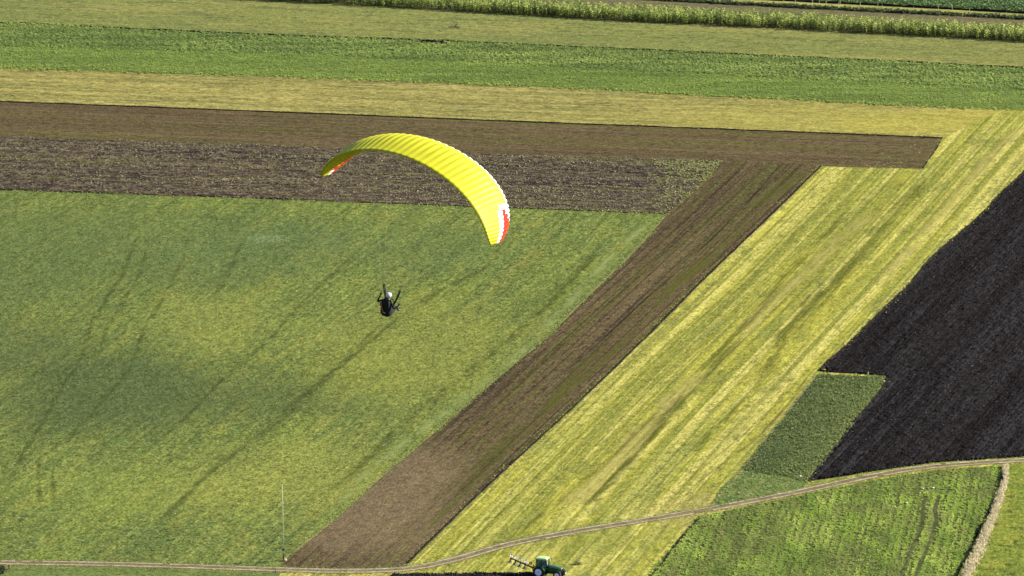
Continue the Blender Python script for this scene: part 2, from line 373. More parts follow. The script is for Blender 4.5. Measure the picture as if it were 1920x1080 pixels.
m_brown_d = field_mat("harrowed_soil_diagonal", (0.116, 0.086, 0.041), [(140, 7, .44, .6, (0.078, 0.058, 0.033), .8), (140, 2.4, .52, .62, (0.098, 0.107, 0.023), .55), (90, 1.3, .5, .62, (0.151, 0.117, 0.057), .6), (90, .7, .55, .64, (0.041, 0.030, 0.020), .75), (1.4, .6, .5, .66, (0.041, 0.028, 0.020), .65, 4), (.5, .4, .52, .7, (0.240, 0.187, 0.091), .55), (240, 1.2, .53, .62, (0.108, 0.113, 0.026), .5), (240, .6, .55, .64, (0.045, 0.032, 0.023), .6)], PHI_D, bumps=((3, .45, .07), (.4, .3, .05)), grain=.38,
    spots=((700, 960, 20, 34, (.21, .155, .085), .6), (800, 880, 10, 18, (.2, .15, .08), .5)))
m_stubble = field_mat("stubble_ploughed_soil", (.08, .058, .048), [(90, 7, .44, .58, (.04, .029, .03), .85), (80, 2.6, .5, .6, (.12, .125, .032), .7), (3, 1.4, .46, .6, (.2, .165, .09), .75, 4), (.8, .7, .5, .62, (.02, .015, .017), .8)], PHI_H, bumps=((.9, .5, .16), (.35, .3, .06)), grain=.45)
m_black = field_mat("fresh_black_soil", (0.058, 0.057, 0.059), [(120, 2.2, .46, .6, (0.022, 0.020, 0.021), .85), (70, 5, .44, .6, (0.036, 0.029, 0.027), .6), (2, .8, .5, .66, (0.016, 0.014, 0.015), .7), (.8, .5, .56, .7, (0.060, 0.049, 0.048), .6)], PHI_N, bumps=((1.2, .4, .14), (.3, .25, .06)), rough=.8, spec=.0, ks=.30, grain=.5)
m_rough = field_mat("rough_green_grass", (.15, .2, .06), [(30, 10, .42, .6, (.10, .15, .055), .8), (5, 2, .5, .64, (.24, .24, .08), .6), (1, .8, .5, .62, (.06, .09, .035), .7, 4)], PHI_D, bumps=((.9, .6, .14), (.3, .3, .05)))
m_green = field_mat("crop_soil_green", (.17, .24, .055), [(30, 3, .42, .6, (.11, .16, .045), .7), (1.5, .8, .48, .62, (.06, .085, .03), .7)], PHI_H, bumps=((.8, .6, .12),))
m_soilrow = field_mat("soil_between_rows", (.17, .22, .05), [(60, 1.6, .45, .6, (.09, .11, .03), .8), (8, 4, .55, .65, (.26, .2, .12), .5), (1.5, .8, .48, .62, (.06, .065, .03), .7)], PHI_P, bumps=((.8, .6, .12),))
m_right = field_mat("right_green_meadow", (.20, .24, .03), [(30, 8, .42, .6, (.14, .185, .03), .7), (6, 4, .5, .66, (.28, .27, .035), .6), (2.0, 1.4, .54, .66, (.05, .08, .02), .8, 4)], PHI_P, bumps=((.9, .7, .1), (.3, .3, .04)), grain=.4)
m_low = field_mat("lower_left_meadow", (.15, .2, .05), [(30, 8, .42, .6, (.10, .15, .04), .7), (4, 2, .5, .66, (.22, .24, .06), .5), (1, .8, .5, .64, (.07, .10, .03), .6, 4)], 0, bumps=((.9, .7, .12), (.3, .3, .04)))
m_dirt = field_mat("track_verge", (.22, .19, .075), [(8, .5, .45, .62, (.12, .085, .06), .6), (3, .4, .5, .64, (.3, .25, .13), .5), (.5, .4, .5, .64, (.12, .10, .05), .6)], 0, bumps=((.6, .4, .1),))
m_rut = field_mat("pale_rut", (.47, .385, .29), [(3, 1, .45, .62, (.36, .28, .2), .6), (.6, .4, .52, .66, (.22, .17, .11), .5)], 0, bumps=((.5, .3, .05),))
m_furrow = field_mat("furrow_soil_shade", (.03, .024, .024), [(.6, .6, .5, .66, (.06, .045, .035), .5)], 0, bumps=((.4, .4, .08),))  # dark soil tone doubles as shade along the field steps
m_verge = field_mat("dull_verge_grass", (.30, .27, .12), [(3, 1, .45, .6, (.18, .2, .06), .8), (.6, .5, .5, .62, (.16, .12, .06), .6)], PHI_P, bumps=((.4, .3, .1),))
m_straw = field_mat("dry_straw", (.62, .52, .34), [(2, 1, .45, .62, (.3, .22, .14), .7), (3, 2, .5, .66, (.22, .21, .09), .7), (.4, .4, .5, .62, (.18, .13, .08), .6)], PHI_P, bumps=((.4, .3, .15),))

# ------------------------------------------------------------------ ground sheets
rows = []
def big(name, s, z, mat):
    me = bpy.data.meshes.new(name); me.from_pydata([(-s, -s, z), (s, -s, z), (s, s, z), (-s, s, z)], [], [(0, 1, 2, 3)]); me.update(); me.materials.append(mat)
    o = bpy.data.objects.new(name, me); COL.objects.link(o); return o
tag(big("ground", 9000, -.02, m_ground), "rough green grass plain that lies under and beyond all the fields", "ground", kind='structure')
sheet("field", L_CORN + [p for p in reversed(L_DARK1)], .00, m_olive, "olive grass strip between the tall maize and the thin dark furrow line", seed=1)
sheet("field", L_DARK1 + list(reversed(L_GLOW)), .01, m_green, "soil under the broad green leafy crop strip across the upper part", seed=2)
sheet("field", L_GLOW + [(2250, 480), (1760, 330)] + list(reversed(L_BTOP)), .00, m_hay, "dry olive hay strip just above the long brown harrowed strip", seed=3)
YEL = [(1768, 258), (1880, 207), (1935, 206), (2250, 220), (2350, 850), (2250, 1200), (400, 1200), (400, 1068)] + [(760, 1067), (765, 1056)] + list(reversed(E_RIGHT))[1:] + [(1730, 317)]
sheet("field", YEL, .02, m_yellow, "mown yellow green meadow right of the diagonal brown strip", seed=4)
sheet("field", L_BTOP + list(reversed(L_BLOW)), .03, m_brown, "long brown harrowed strip running across above the paraglider canopy", jag=.25, seed=5)
sheet("field", L_BLOW[:5] + [(1250, 402)] + list(reversed(L_JLOW[:-1])), .02, m_stubble, "dark stubbly half ploughed strip behind the left half of the paraglider canopy", jag=.35, seed=6)
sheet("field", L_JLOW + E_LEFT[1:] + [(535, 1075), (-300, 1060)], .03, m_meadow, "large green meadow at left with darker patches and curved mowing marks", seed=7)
sheet("field", [(1355, 300)] + [(1540, 310)] + E_RIGHT[1:] + [(765, 1066), (520, 1068)] + list(reversed(E_LEFT)), .04, m_brown_d, "diagonal brown harrowed strip between green meadow and yellow meadow", jag=.3, seed=8)
sheet("field", N_POLY, .04, m_black, "freshly ploughed black field at right edge with a notch", jag=.3, seed=9)
O_POLY = [(1535, 702), (1662, 707), (1652, 730), (1600, 797), (1560, 850), (1514, 906), (1480, 896), (1392, 882), (1440, 820), (1490, 760)]
sheet("field", O_POLY, .03, m_rough, "dark green rough grass patch beside the notch of the black field", jag=.4, seed=10)
ribbon("grass_verge", [(1533, 702), (1488, 758), (1440, 820), (1393, 880), (1362, 918), (1332, 950)], .5, .05, m_verge, "ragged dry line along the left side of the dark green patch", "verge", seed=30, wob=.8, gaps=.35)
O2_POLY = [(1392, 882), (1480, 896), (1514, 906), (1500, 920), (1330, 953), (1350, 915)]
sheet("field", O2_POLY, .035, m_rough, "small green grass wedge between the dark patch and the dirt track", jag=.4, seed=11)
P_POLY = [(1310, 969), (1500, 930), (1640, 900), (1750, 883), (1870, 873), (1880, 880), (1868, 930), (1835, 1000), (1780, 1130), (1700, 1250), (1080, 1250), (1222, 1082)]
sheet("field", P_POLY, .03, m_soilrow, "soil under the leafy green crop rows below the track at right", jag=.3, seed=12)
Q_L = [(1884, 877), (1880, 905), (1862, 955), (1832, 1020), (1800, 1090), (1740, 1250)]
sheet("field", [(1884, 872), (1920, 866), (2250, 850), (2250, 1250), (1740, 1250)] + list(reversed(Q_L[:-1])), .035, m_right, "bright green meadow in the bottom right corner beside the dry strip", seed=13)
sheet("field", [(-300, 1056), (0, 1060), (240, 1064), (525, 1074), (505, 1200), (-300, 1200)], .045, m_low, "darker green meadow below the track at bottom left", seed=14)
sheet("field", [(900, -28), (1440, -1), (1680, 11), (1920, 24), (2250, 41), (2250, -90), (900, -110)], .01, m_green, "soil under the dark green crop in the top right corner", seed=15)
m_strip = field_mat("far_yellow_strip", (.36, .33, .09), [(20, 2, .45, .6, (.25, .25, .07), .7), (1, .8, .5, .62, (.15, .16, .05), .6)], PHI_H, bumps=((.8, .6, .1),))
sheet("field", [(900, -28), (1440, -1), (1680, 11), (1920, 24), (2250, 41), (2250, 56), (1920, 36), (1680, 24), (1440, 12), (1200, -1), (900, -18)], .02, m_strip, "narrow yellow grass strip between weeds and the far green crop", seed=16)
sheet("field", [(420, -40), (900, -17), (1200, -1), (1440, 12), (1680, 24), (1920, 36), (2250, 56)] + list(reversed(L_CORN[1:])), .03, field_mat("bare_soil_behind_maize", (.14, .14, .055), [(20, 1, .45, .6, (.14, .1, .08), .7), (.8, .6, .5, .64, (.25, .22, .1), .5)], PHI_H, bumps=((.6, .5, .08),)), "bare brown soil strip behind the maize rows", seed=17)
PL_POLY = [(735, 1077), (860, 1076), (1000, 1075), (1015, 1078), (1015, 1200), (700, 1200)]
sheet("field", PL_POLY, .05, m_black, "black freshly turned soil strip behind the tractor at the bottom edge", jag=.3, seed=18)
# track
ribbon("dirt_track", TRACK, 2.55, .055, m_dirt, "curving dirt farm track with grassy verges across the lower part", "track", seed=1, wob=.15)
ribbon("track_rut", TRACK, .48, .075, m_rut, "far pale bare wheel rut of the dirt track", "rut", off=.8, seed=2, wob=.45, gaps=.2)
ribbon("track_rut", TRACK, .45, .075, m_rut, "near pale bare wheel rut of the dirt track", "rut", off=-.8, seed=3, wob=.45, gaps=.22)
# furrows and banks (raised ridges; their dark soil colour also stands in for step shade)
FP = [(0, 0), (.12, .26), (.5, .2), (1, 0)]
ribbon("furrow", L_DARK1, .8, .01, m_furrow, "thin dark furrow line above the broad leafy crop strip", "furrow", profile=FP, seed=4, wob=.5)
ribbon("furrow", [(p[0], p[1] + 1) for p in L_BTOP], .65, .03, m_furrow, "dark furrow edge along the top of the long brown strip", "furrow", profile=[(0, 0), (.3, .2), (.6, .18), (1, 0)], seed=5, wob=.6)
ribbon("furrow", E_RIGHT, .26, .04, m_furrow, "dark furrow edge between diagonal brown strip and yellow meadow", "furrow", profile=[(0, 0), (.3, .17), (.7, .14), (1, 0)], seed=6, wob=.8, gaps=.16)
ribbon("furrow", [(1768, 259), (1752, 285), (1730, 316)], .2, .04, m_furrow, "short dark furrow at the right end of the long brown strip", "furrow", profile=[(0, 0), (.3, .09), (.7, .09), (1, 0)], seed=7, wob=.8, gaps=.35)
ribbon("furrow", [(p[0], p[1] - 2) for p in L_JLOW], .9, .035, m_furrow, "dark soil line between stubbly strip and the big left meadow", "furrow", seed=8, wob=.5, profile=[(0, 0), (.3, .12), (1, 0)])
ribbon("furrow", N_EDGE, .5, .05, m_furrow, "dark clod edge along the left side of the black field", "furrow", profile=[(0, 0), (.3, .2), (.6, .18), (1, 0)], seed=9, wob=.9)
ribbon("grass_verge", E_LEFT, .26, .055, m_verge, "thin pale line painted as the sunlit step between left meadow and diagonal strip", "verge", seed=10, wob=.6, gaps=.25)  # flat pale strip puts the lit step edge into colour
ribbon("furrow", [(1310, 975), (1270, 1020), (1222, 1082), (1080, 1250)], .4, .045, m_furrow, "dark line between yellow meadow and green crop rows below the track", "furrow", profile=[(0, 0), (.3, .2), (1, 0)], seed=11, wob=.6)
ribbon("furrow", [(1880, 885), (1872, 930), (1848, 975), (1812, 1045), (1788, 1100), (1730, 1250)], .55, .05, m_furrow, "dark ditch side left of the dry grass strip", "furrow", profile=[(0, 0), (.5, -.0), (1, .45)], seed=12, wob=.4)
def mark(name, line, width, col, alpha, label, seed, z=.058, patch=(6, 1.2)):
    """soft edged mark of pressed, moist or bleached plants on a field"""
    m, t = new_mat(name + "_blend"); vec = row_vec(t, PHI_D); a = t.nodes.new('ShaderNodeAttribute'); a.attribute_name = 'fade'
    f = math_n(t, 'MULTIPLY', math_n(t, 'MULTIPLY', ramp01(t, a.outputs['Fac'], 0, 1), alpha), ramp01(t, noise(t, vec, patch[0], patch[1], 4, .65), .34, .66))
    b = t.nodes.new('ShaderNodeBsdfDiffuse'); b.inputs[0].default_value = (*[v * KS for v in col], 1)
    tr = t.nodes.new('ShaderNodeBsdfTransparent'); mx = t.nodes.new('ShaderNodeMixShader'); o = t.nodes.new('ShaderNodeOutputMaterial')
    t.links.new(f, mx.inputs[0]); t.links.new(tr.outputs[0], mx.inputs[1]); t.links.new(b.outputs[0], mx.inputs[2]); t.links.new(mx.outputs[0], o.inputs[0])
    ob = ribbon(name, line, width, z, m, label, "field mark", seed=seed, wob=.3, profile=[(0, 0), (.45, 0), (.55, 0), (1, 0)])
    n = len(ob.data.vertices) // 4; e = np.tile([0, 1, 1, 0], n).reshape(n, 4).astype(np.float32)
    r_ = np.minimum(1, np.minimum(np.arange(n), np.arange(n)[::-1]) / 12)[:, None]; at = ob.data.attributes.new('fade', 'FLOAT', 'POINT'); at.data.foreach_set('value', (e * r_).ravel().astype(np.float32)); return ob
DK = (.07, .09, .028); YD = (.12, .14, .025); YP = (.54, .48, .15)
mark("mowing_mark", [(257, 437), (233, 510), (200, 560), (170, 613), (157, 660), (130, 707), (103, 750), (87, 780), (50, 843), (25, 890), (8, 935)], 1.46, DK, 0.45, "long dark mowing line curving down the left edge of the green meadow", 61)
mark("mowing_mark", [(282, 440), (262, 510), (232, 565), (200, 620), (188, 662), (160, 710)], 1.27, DK, 0.38, "dark mowing line just right of the longest one in the green meadow", 62)
mark("mowing_mark", [(347, 470), (327, 520), (307, 560), (273, 613), (257, 660), (240, 693), (200, 745), (150, 800), (110, 850)], 1.46, DK, 0.42, "dark curved mowing line left of the pilot in the green meadow", 63)
mark("mowing_mark", [(460, 440), (437, 493), (420, 530), (395, 570)], 1.56, DK, 0.38, "short dark mowing line in the upper middle of the green meadow", 64)
mark("mowing_mark", [(690, 455), (640, 500), (590, 545), (550, 587), (500, 640), (430, 700), (340, 790), (250, 865)], 1.36, DK, 0.45, "dark mowing line passing left of and below the pilot", 65)
mark("mowing_mark", [(720, 600), (660, 665), (613, 710), (500, 810), (417, 867), (333, 947), (290, 990)], 2.14, DK, 0.49, "strongest dark mowing line running from below the pilot to lower left", 66)
mark("mowing_mark", [(937, 490), (837, 540), (760, 587), (690, 645), (620, 700), (560, 750), (500, 800)], 2.33, DK, 0.38, "dark mowing line starting under the right canopy tip", 67)
mark("mowing_mark", [(1127, 463), (1060, 540), (983, 613), (877, 700), (780, 780), (700, 850), (600, 935)], 3.11, DK, 0.42, "broad dark mowing band running beside the diagonal brown strip", 68)
mark("mowing_mark", [(73, 843), (72, 887), (74, 930), (77, 967)], 0.97, DK, 0.52, "left one of two upright wheel marks at lower left of the meadow", 69, patch=(2, 2))
mark("mowing_mark", [(100, 847), (99, 880), (100, 917), (102, 963)], 0.97, DK, 0.52, "right one of two upright wheel marks at lower left of the meadow", 70, patch=(2, 2))
mark("pale_band", [(1225, 412), (1160, 470), (990, 648), (880, 740), (700, 880), (592, 985)], 3.4, (.34, .40, .14), .6, "pale green grass band along the left side of the diagonal strip", 71, patch=(8, 2))
mark("mowing_mark", [(1400, 620), (1343, 683), (1270, 760), (1200, 840), (1140, 905), (1085, 962)], 2.92, YD, 0.74, "broad dark green streak in the lower part of the yellow meadow", 72, patch=(25, 1.4))
mark("pale_band", [(1330, 690), (1277, 740), (1200, 820), (1133, 893), (1040, 965)], 7.06, YP, 0.67, "pale straw coloured streak left of the dark streak in the yellow meadow", 73, patch=(20, 1.6))
mark("mowing_mark", [(1560, 520), (1480, 610), (1440, 690), (1380, 765), (1290, 860)], 3.89, YD, 0.61, "dark olive streak through the middle of the yellow meadow", 74, patch=(20, 1.4))
mark("pale_band", [(1640, 395), (1597, 433), (1550, 477), (1473, 540), (1380, 640)], 5.39, YP, 0.72, "pale straw streak in the upper half of the yellow meadow", 75, patch=(20, 1.6))
mark("mowing_mark", [(1600, 385), (1547, 442), (1490, 500), (1440, 560), (1370, 640), (1290, 720)], 2.43, YD, 0.61, "dark streak left of the pale streak in the upper yellow meadow", 76, patch=(20, 1.2))
mark("mowing_mark", [(1740, 330), (1660, 420), (1590, 500), (1520, 590), (1480, 650)], 4.37, YD, 0.52, "wide dark streak right of the pale streak in the upper yellow meadow", 77, patch=(25, 1.6))
mark("mowing_mark", [(1525, 690), (1480, 755), (1420, 820), (1340, 880), (1290, 925)], .9, (.2, .16, .06), .7, "thin brownish wheel line beside the dark green patch", 78, patch=(8, 1))
mark("mowing_mark", [(1503, 690), (1455, 755), (1395, 815), (1320, 875), (1270, 925)], .8, (.2, .17, .05), .6, "second thin brownish wheel line further left of the dark green patch", 79, patch=(8, 1))
mark("mowing_mark", [(1250, 760), (1120, 880), (960, 1010), (905, 1040)], 1.94, YD, 0.43, "thin dark streak near the left border of the yellow meadow", 80, patch=(15, 1))
mark("pale_band", [(1920, 232), (1850, 300), (1790, 370), (1700, 470), (1640, 545)], 4.10, YP, 0.58, "pale straw streak following the left side of the black field", 81, patch=(15, 1.4))
mark("weedy_band", [(1512, 312), (1467, 350), (1383, 427), (1310, 497), (1255, 548), (1160, 640), (1100, 692), (1000, 785), (920, 855), (850, 925), (800, 975), (745, 1030)], 6.5, (.13, .14, .03), .55, "mossy green weed band inside the diagonal brown strip", 82, patch=(40, 2))
mark("wheel_line", [(1463, 312), (1373, 410), (1283, 497), (1210, 562), (1110, 655), (1000, 750)], .6, (.035, .025, .022), .8, "thin dark wheel line left of the mossy band in the diagonal strip", 83, patch=(20, .8), z=.062)
# wheel tracks in the crop
TT1 = [(1686, 1100), (1692, 1078), (1706, 1040), (1722, 1005), (1730, 975), (1733, 950), (1736, 932)]
TT2 = [(1712, 1100), (1718, 1078), (1732, 1045), (1746, 1008), (1756, 975), (1753, 955), (1760, 932)]
m_wheel = field_mat("dark_wheel_mark", (.06, .06, .03), [(3, .5, .42, .6, (.14, .17, .045), .8)], 0, bumps=((.4, .4, .1),))
ribbon("wheel_mark", TT1, .36, .06, m_wheel, "left dark wheel mark bending through the green crop rows", "wheel mark", seed=13, wob=.5)
ribbon("wheel_mark", TT2, .36, .06, m_wheel, "right dark wheel mark bending through the green crop rows", "wheel mark", seed=14, wob=.5)

# ------------------------------------------------------------------ black field relief and clods
def relief(name, poly, phi, spacing, amp, mat, label, cell=.32, z=.05, seed=0, nz=.16):
    c, s = math.cos(phi), math.sin(phi); P = np.array(poly); u = P[:, 0] * c + P[:, 1] * s; v = -P[:, 0] * s + P[:, 1] * c
    U = np.arange(u.min(), u.max(), cell * 1.3); Vv = np.arange(v.min(), v.max(), cell); UU, VV = np.meshgrid(U, Vv, indexing='ij')
    X = UU * c - VV * s; Y = UU * s + VV * c
    ok = (inside(poly, X.ravel(), Y.ravel()) & view_crop(X.ravel(), Y.ravel())).reshape(X.shape)
    wv = VV + .55 * (fbm(UU * .12, VV * .3, seed) - .5) + .25 * (fbm(UU * .8, VV * .8, seed + 7) - .5)
    prof = np.abs(((wv / spacing) % 1) - .5) * 2
    Z = z + amp * prof ** 1.5 * (.5 + fbm(UU * .5, VV * .8, seed + 2)) + nz * fbm(UU * 1.6, VV * 1.6, seed + 4, 2) ** 2
    n, m = X.shape; idx = np.arange(n * m).reshape(n, m)
    cellok = ok[:-1, :-1] & ok[1:, :-1] & ok[:-1, 1:] & ok[1:, 1:]
    Fq = np.stack([idx[:-1, :-1], idx[1:, :-1], idx[1:, 1:], idx[:-1, 1:]], -1)[cellok]
    used = np.unique(Fq); mp = np.full(n * m, -1); mp[used] = np.arange(len(used))
    V3 = np.stack([X, Y, Z], -1).reshape(-1, 3)[used]; o = mesh_np(name, V3, mp[Fq], mat); return tag(o, label, 'field', kind='structure')
NG = GP(N_POLY)
relief("ploughed_furrows", NG, PHI_N, .78, .20, m_black, "black ridges and furrows turned up across the ploughed field at right", seed=3, nz=.34)
relief("ploughed_furrows", GP(PL_POLY), angle((735, 1077), (1000, 1075)), .5, .25, m_black, "black ridges of the narrow strip just ploughed behind the tractor", seed=6, z=.06)
JG = GP(L_BLOW[:5] + [(1250, 402)] + list(reversed(L_JLOW[:-1])))
relief("stubble_furrows", JG, PHI_H, .9, .14, m_stubble, "low furrows of the half ploughed stubbly strip", seed=9, cell=.42, z=.03, nz=.22)
def clod_mat(name, c0, c1, c2, rough=.45, spec=.6):
    m = leaf_mat(name, c0, c1, c2, 0, spec); m.node_tree.nodes['Principled BSDF'].inputs['Roughness'].default_value = rough; return m
m_clod = clod_mat("soil_clod", (.006, .0055, .007), (.015, .013, .016), (.09, .07, .07), .8, .12)
clods = [tpl_clod(i) for i in range(5)]
x, y = points(NG, 5.5, lambda x, y: .35 + .65 * fbm(x * .5, y * .2, 4), seed=21); k = view_crop(x, y); x, y = x[k], y[k]
x, y = row_snap(x, y, PHI_N, .78, .2)
def near_edge(px_line, w):
    g = np.array(GP(px_line))
    def f(x, y):
        d = np.full(len(x), 1e9)
        for a, b in zip(g[:-1], g[1:]):
            ab = b - a; t = np.clip(((x - a[0]) * ab[0] + (y - a[1]) * ab[1]) / (ab @ ab), 0, 1)
            d = np.minimum(d, np.hypot(x - a[0] - t * ab[0], y - a[1] - t * ab[1]))
        return np.exp(-d / w)
    return f
ne = near_edge(N_EDGE, 1.6)
scatter("soil_clods", x, y, clods, (.07, .2), (.07, .22), m_clod, "black soil clods with glints put into their colour all over the ploughed field", "soil clods", z=.16, seed=22,
        rnd_fn=lambda x, y: np.clip(.12 + .5 * ne(x, y) + (rng.uniform(0, 1, len(x)) > .95) * .9, 0, 1), rnd_spread=.25)  # sun glints put into clod colour: a few at random, more along the border
x, y = points(GP(PL_POLY), 9, seed=23); k = view_crop(x, y); x, y = x[k], y[k]
scatter("soil_clods", x, y, clods, (.1, .28), (.12, .36), m_clod, "black clods in the strip just turned behind the tractor", "soil clods", z=.12, seed=24, rnd_fn=lambda x, y: x * 0 + .2, rnd_spread=.5)
m_stub = leaf_mat("stubble_straw", (.035, .026, .026), (.14, .115, .07), (.27, .25, .12), .1)
x, y = points(JG, 4.6, lambda x, y: np.clip(fbm(x * .02, y * .55, 14) * 2.4 - .55, .06, 1), seed=25); k = view_crop(x, y); x, y = x[k], y[k]
scatter("stubble_litter", x, y, [tpl_straw(i) for i in range(5)] + [tpl_clod(7)], (.16, .36), (.15, .34), m_stub, "dry stubble and clods littering the half ploughed strip", "stubble", z=.12, seed=26, rnd_fn=lambda x, y: np.clip(fbm(x * .02, y * .45, 19) * 2 - .5, 0, 1))
# weeds on the right end of the stubble strip
m_weed = leaf_mat("fresh_weed", (.10, .15, .035), (.27, .31, .08), (.5, .47, .2), .35)
WE = GP([(1195, 299), (1225, 300), (1357, 302), (1330, 335), (1262, 398), (1190, 396), (1215, 350)])
x, y = points(WE, 5, lambda x, y: np.clip(fbm(x * .25, y * .12, 5) * 2.2 - .35 - 1.1 * np.clip((G(1255, 340)[0] - x) / 7, 0, 1), 0, 1), seed=27)
scatter("weeds", x, y, [tpl_leafy(6, i) for i in range(3)] + [tpl_straw(3)], (.2, .42), (.12, .3), m_weed, "yellow green weeds on the right end of the stubbly strip", "weeds", z=.1, seed=28)

# ------------------------------------------------------------------ crops
leafs = [tpl_leafy(7, i) for i in range(6)]
m_beetA = leaf_mat("blue_green_leaf", (.09, .13, .045), (.22, .29, .075), (.44, .52, .14), .4)
m_beetB = leaf_mat("mid_green_leaf", (.09, .14, .03), (.23, .31, .05), (.42, .5, .10), .35)
UA = GP(L_DARK1 + list(reversed(L_GMID))); UB = GP(L_GMID + list(reversed(L_GLOW)))
for nm, poly, mt, lab, dn, sz, hz, sd_ in (("leafy_crop", UA, m_beetA, "taller blue green leafy crop in the upper half of the broad strip", 4.4, (.24, .42), (.22, .5), 31),
                                          ("leafy_crop", UB, m_beetB, "shorter fresh green leafy crop in the lower half of the broad strip", 5.0, (.18, .32), (.12, .24), 33)):
    x, y = points(poly, dn, lambda x, y: np.clip(.3 + 1.1 * fbm(x * .06, y * .6, 8), 0, 1), seed=sd_); k = view_crop(x, y, 60, 10); x, y = x[k], y[k]
    x, y = row_snap(x, y, PHI_H, .75, .16)
    scatter(nm, x, y, leafs, sz, hz, mt, lab, "crop", seed=sd_ + 1, rnd_fn=lambda x, y: np.clip(fbm(x * .06, y * .3, 12) * 1.8 - .4, 0, 1), rnd_spread=.5)
m_farcrop = leaf_mat("dark_green_leaf", (.05, .085, .035), (.10, .17, .06), (.22, .32, .11), .3)
x, y = points(GP([(1250, -10), (1440, -2), (1680, 10), (1920, 23), (2000, 27), (2000, -20), (1250, -30)]), 2.4, seed=35)
scatter("leafy_crop", x, y, leafs, (.35, .6), (.5, 1.0), m_farcrop, "dark green crop filling the top right corner", "crop", seed=36)
# rows below the track
PG = GP(P_POLY); x, y = points(PG, 13, lambda x, y: np.where(((-x * math.sin(PHI_P) + y * math.cos(PHI_P)) / 3.6 + .35 * (fbm(x * .06, y * .03, 77) - .5)) % 1 < .14, .25, 1.) * np.clip(.15 + 1.35 * fbm(x * .35, y * .12, 41), 0, 1), seed=37); k = view_crop(x, y, 40, 60); x, y = x[k], y[k]
x, y = row_snap(x, y, PHI_P, 1.2, .28)
for tt in (TT1, TT2):
    d = near_edge(tt, .4)(x, y); k = d < .33; x, y = x[k], y[k]
bare = near_edge([(1690, 925), (1735, 918), (1755, 922)], 2.0)(x, y); k = rng.uniform(0, 1, len(x)) > bare * 1.1; x, y = x[k], y[k]
m_rowcrop = leaf_mat("row_crop_leaf", (.09, .14, .028), (.28, .40, .055), (.5, .6, .12), .35, patch=(PHI_P, 14, 5, (.22, .21, .08), .5))
scatter("row_crop", x, y, leafs, (.16, .3), (.12, .27), m_rowcrop, "fresh green leafy crop in rows below the track at right", "crop", seed=38, rnd_fn=lambda x, y: np.clip(fbm(x * .35, y * .1, 43) * 2 - .5, 0, 1), rnd_spread=.35)
# maize
cb = [(p[0], p[1] - 15) for p in L_CORN]; MZ = GP(L_CORN[1:] + list(reversed(cb[1:])))
x, y = points(MZ, 2.2, seed=39); k = view_crop(x, y, 60, 60); x, y = x[k], y[k]; x, y = row_snap(x, y, PHI_H, .75, .07)
m_maize = leaf_mat("maize_leaf", (.025, .045, .015), (.19, .25, .05), (.5, .54, .15), .4)
scatter("maize_crop", x, y, [tpl_corn(i) for i in range(7)], (.8, 1.2), (.78, 1.15), m_maize, "tall maize standing in a long narrow strip near the top edge", "crop", seed=40, rnd_spread=.9)
# weed line behind maize
m_darkweed = leaf_mat("dark_weed", (.03, .05, .02), (.06, .09, .03), (.16, .18, .06), .2)
WL = [(1050, -10), (1200, -2), (1440, 11), (1680, 23), (1920, 35), (2050, 42)]
pts, nrm, w, o_ = ribbon_pts(WL, 1.6); i = rng.integers(0, len(pts), 2600); q = rng.normal(0, .5, 2600)
keep = fbm(i * .08, i * 0., 3) > .24; pw = (pts[i] + nrm[i] * q[:, None] + rng.uniform(-.7, .7, (2600, 2)))[keep]
scatter("weed_strip", pw[:, 0], pw[:, 1], leafs + [tpl_tuft(6, .5, 3)], (.3, .6), (.4, .95), m_darkweed, "dark ragged weeds along the soil behind the maize", "weeds", seed=41)
WL2 = [(1050, -20), (1440, 0), (1680, 12), (1920, 25), (2050, 32)]
pts, nrm, w, o_ = ribbon_pts(WL2, 1.2); i = rng.integers(0, len(pts), 1500); q = rng.normal(0, .3, 1500); pw = pts[i] + nrm[i] * q[:, None]
ribbon("furrow", WL2, .8, .03, m_furrow, "dark strip painted as crop shade between narrow yellow strip and far green crop", "furrow", profile=[(0, 0), (.2, .45), (1, .3)], seed=15, wob=.3)  # dark strip stands in for the shadow under the crop edge
# rough patch, dry strip, meadow tufts
m_roughleaf = leaf_mat("rough_patch_leaf", (.075, .10, .035), (.15, .19, .06), (.28, .32, .09), .3)
OG = GP(O_POLY); x, y = points(OG, 11, seed=42)
scatter("tall_grass", x, y, [tpl_tuft(6, .6, i) for i in range(4)] + leafs[:2], (.2, .36), (.2, .45), m_roughleaf, "tall dark green grass filling the patch beside the black field", "grass", seed=43,
        rnd_fn=lambda x, y: np.clip(.12 + .7 * near_edge([(1662, 707), (1652, 730), (1600, 797), (1560, 850), (1514, 906)], 3.5)(x, y) + .5 * (fbm(x * .2, y * .06, 21) - .4), 0, 1), rnd_spread=.35)
x, y = points(GP(O2_POLY), 4, seed=44)
scatter("tall_grass", x, y, [tpl_tuft(6, .6, i) for i in range(4)], (.3, .5), (.15, .4), leaf_mat("wedge_grass", (.09, .14, .035), (.2, .27, .06), (.33, .39, .10), .3), "green grass in the small wedge above the track", "grass", seed=45)
m_dry = leaf_mat("dry_grass_blade", (.26, .22, .13), (.5, .44, .28), (.7, .63, .44), .3)
pts, nrm, w, o_ = ribbon_pts([(1886, 876), (1884, 905), (1868, 955), (1842, 1018), (1812, 1085), (1760, 1230)], 2.2, step=.5)
ribbon("grass_verge", [(1886, 876), (1884, 905), (1868, 955), (1842, 1018), (1812, 1085), (1760, 1230)], 1.0, .06, m_straw, "pale dry grass strip running down the bottom right corner", "verge", seed=20, wob=.5, profile=[(0, 0), (.3, .2), (.7, .2), (1, 0)], taper=(.3, 1.2))
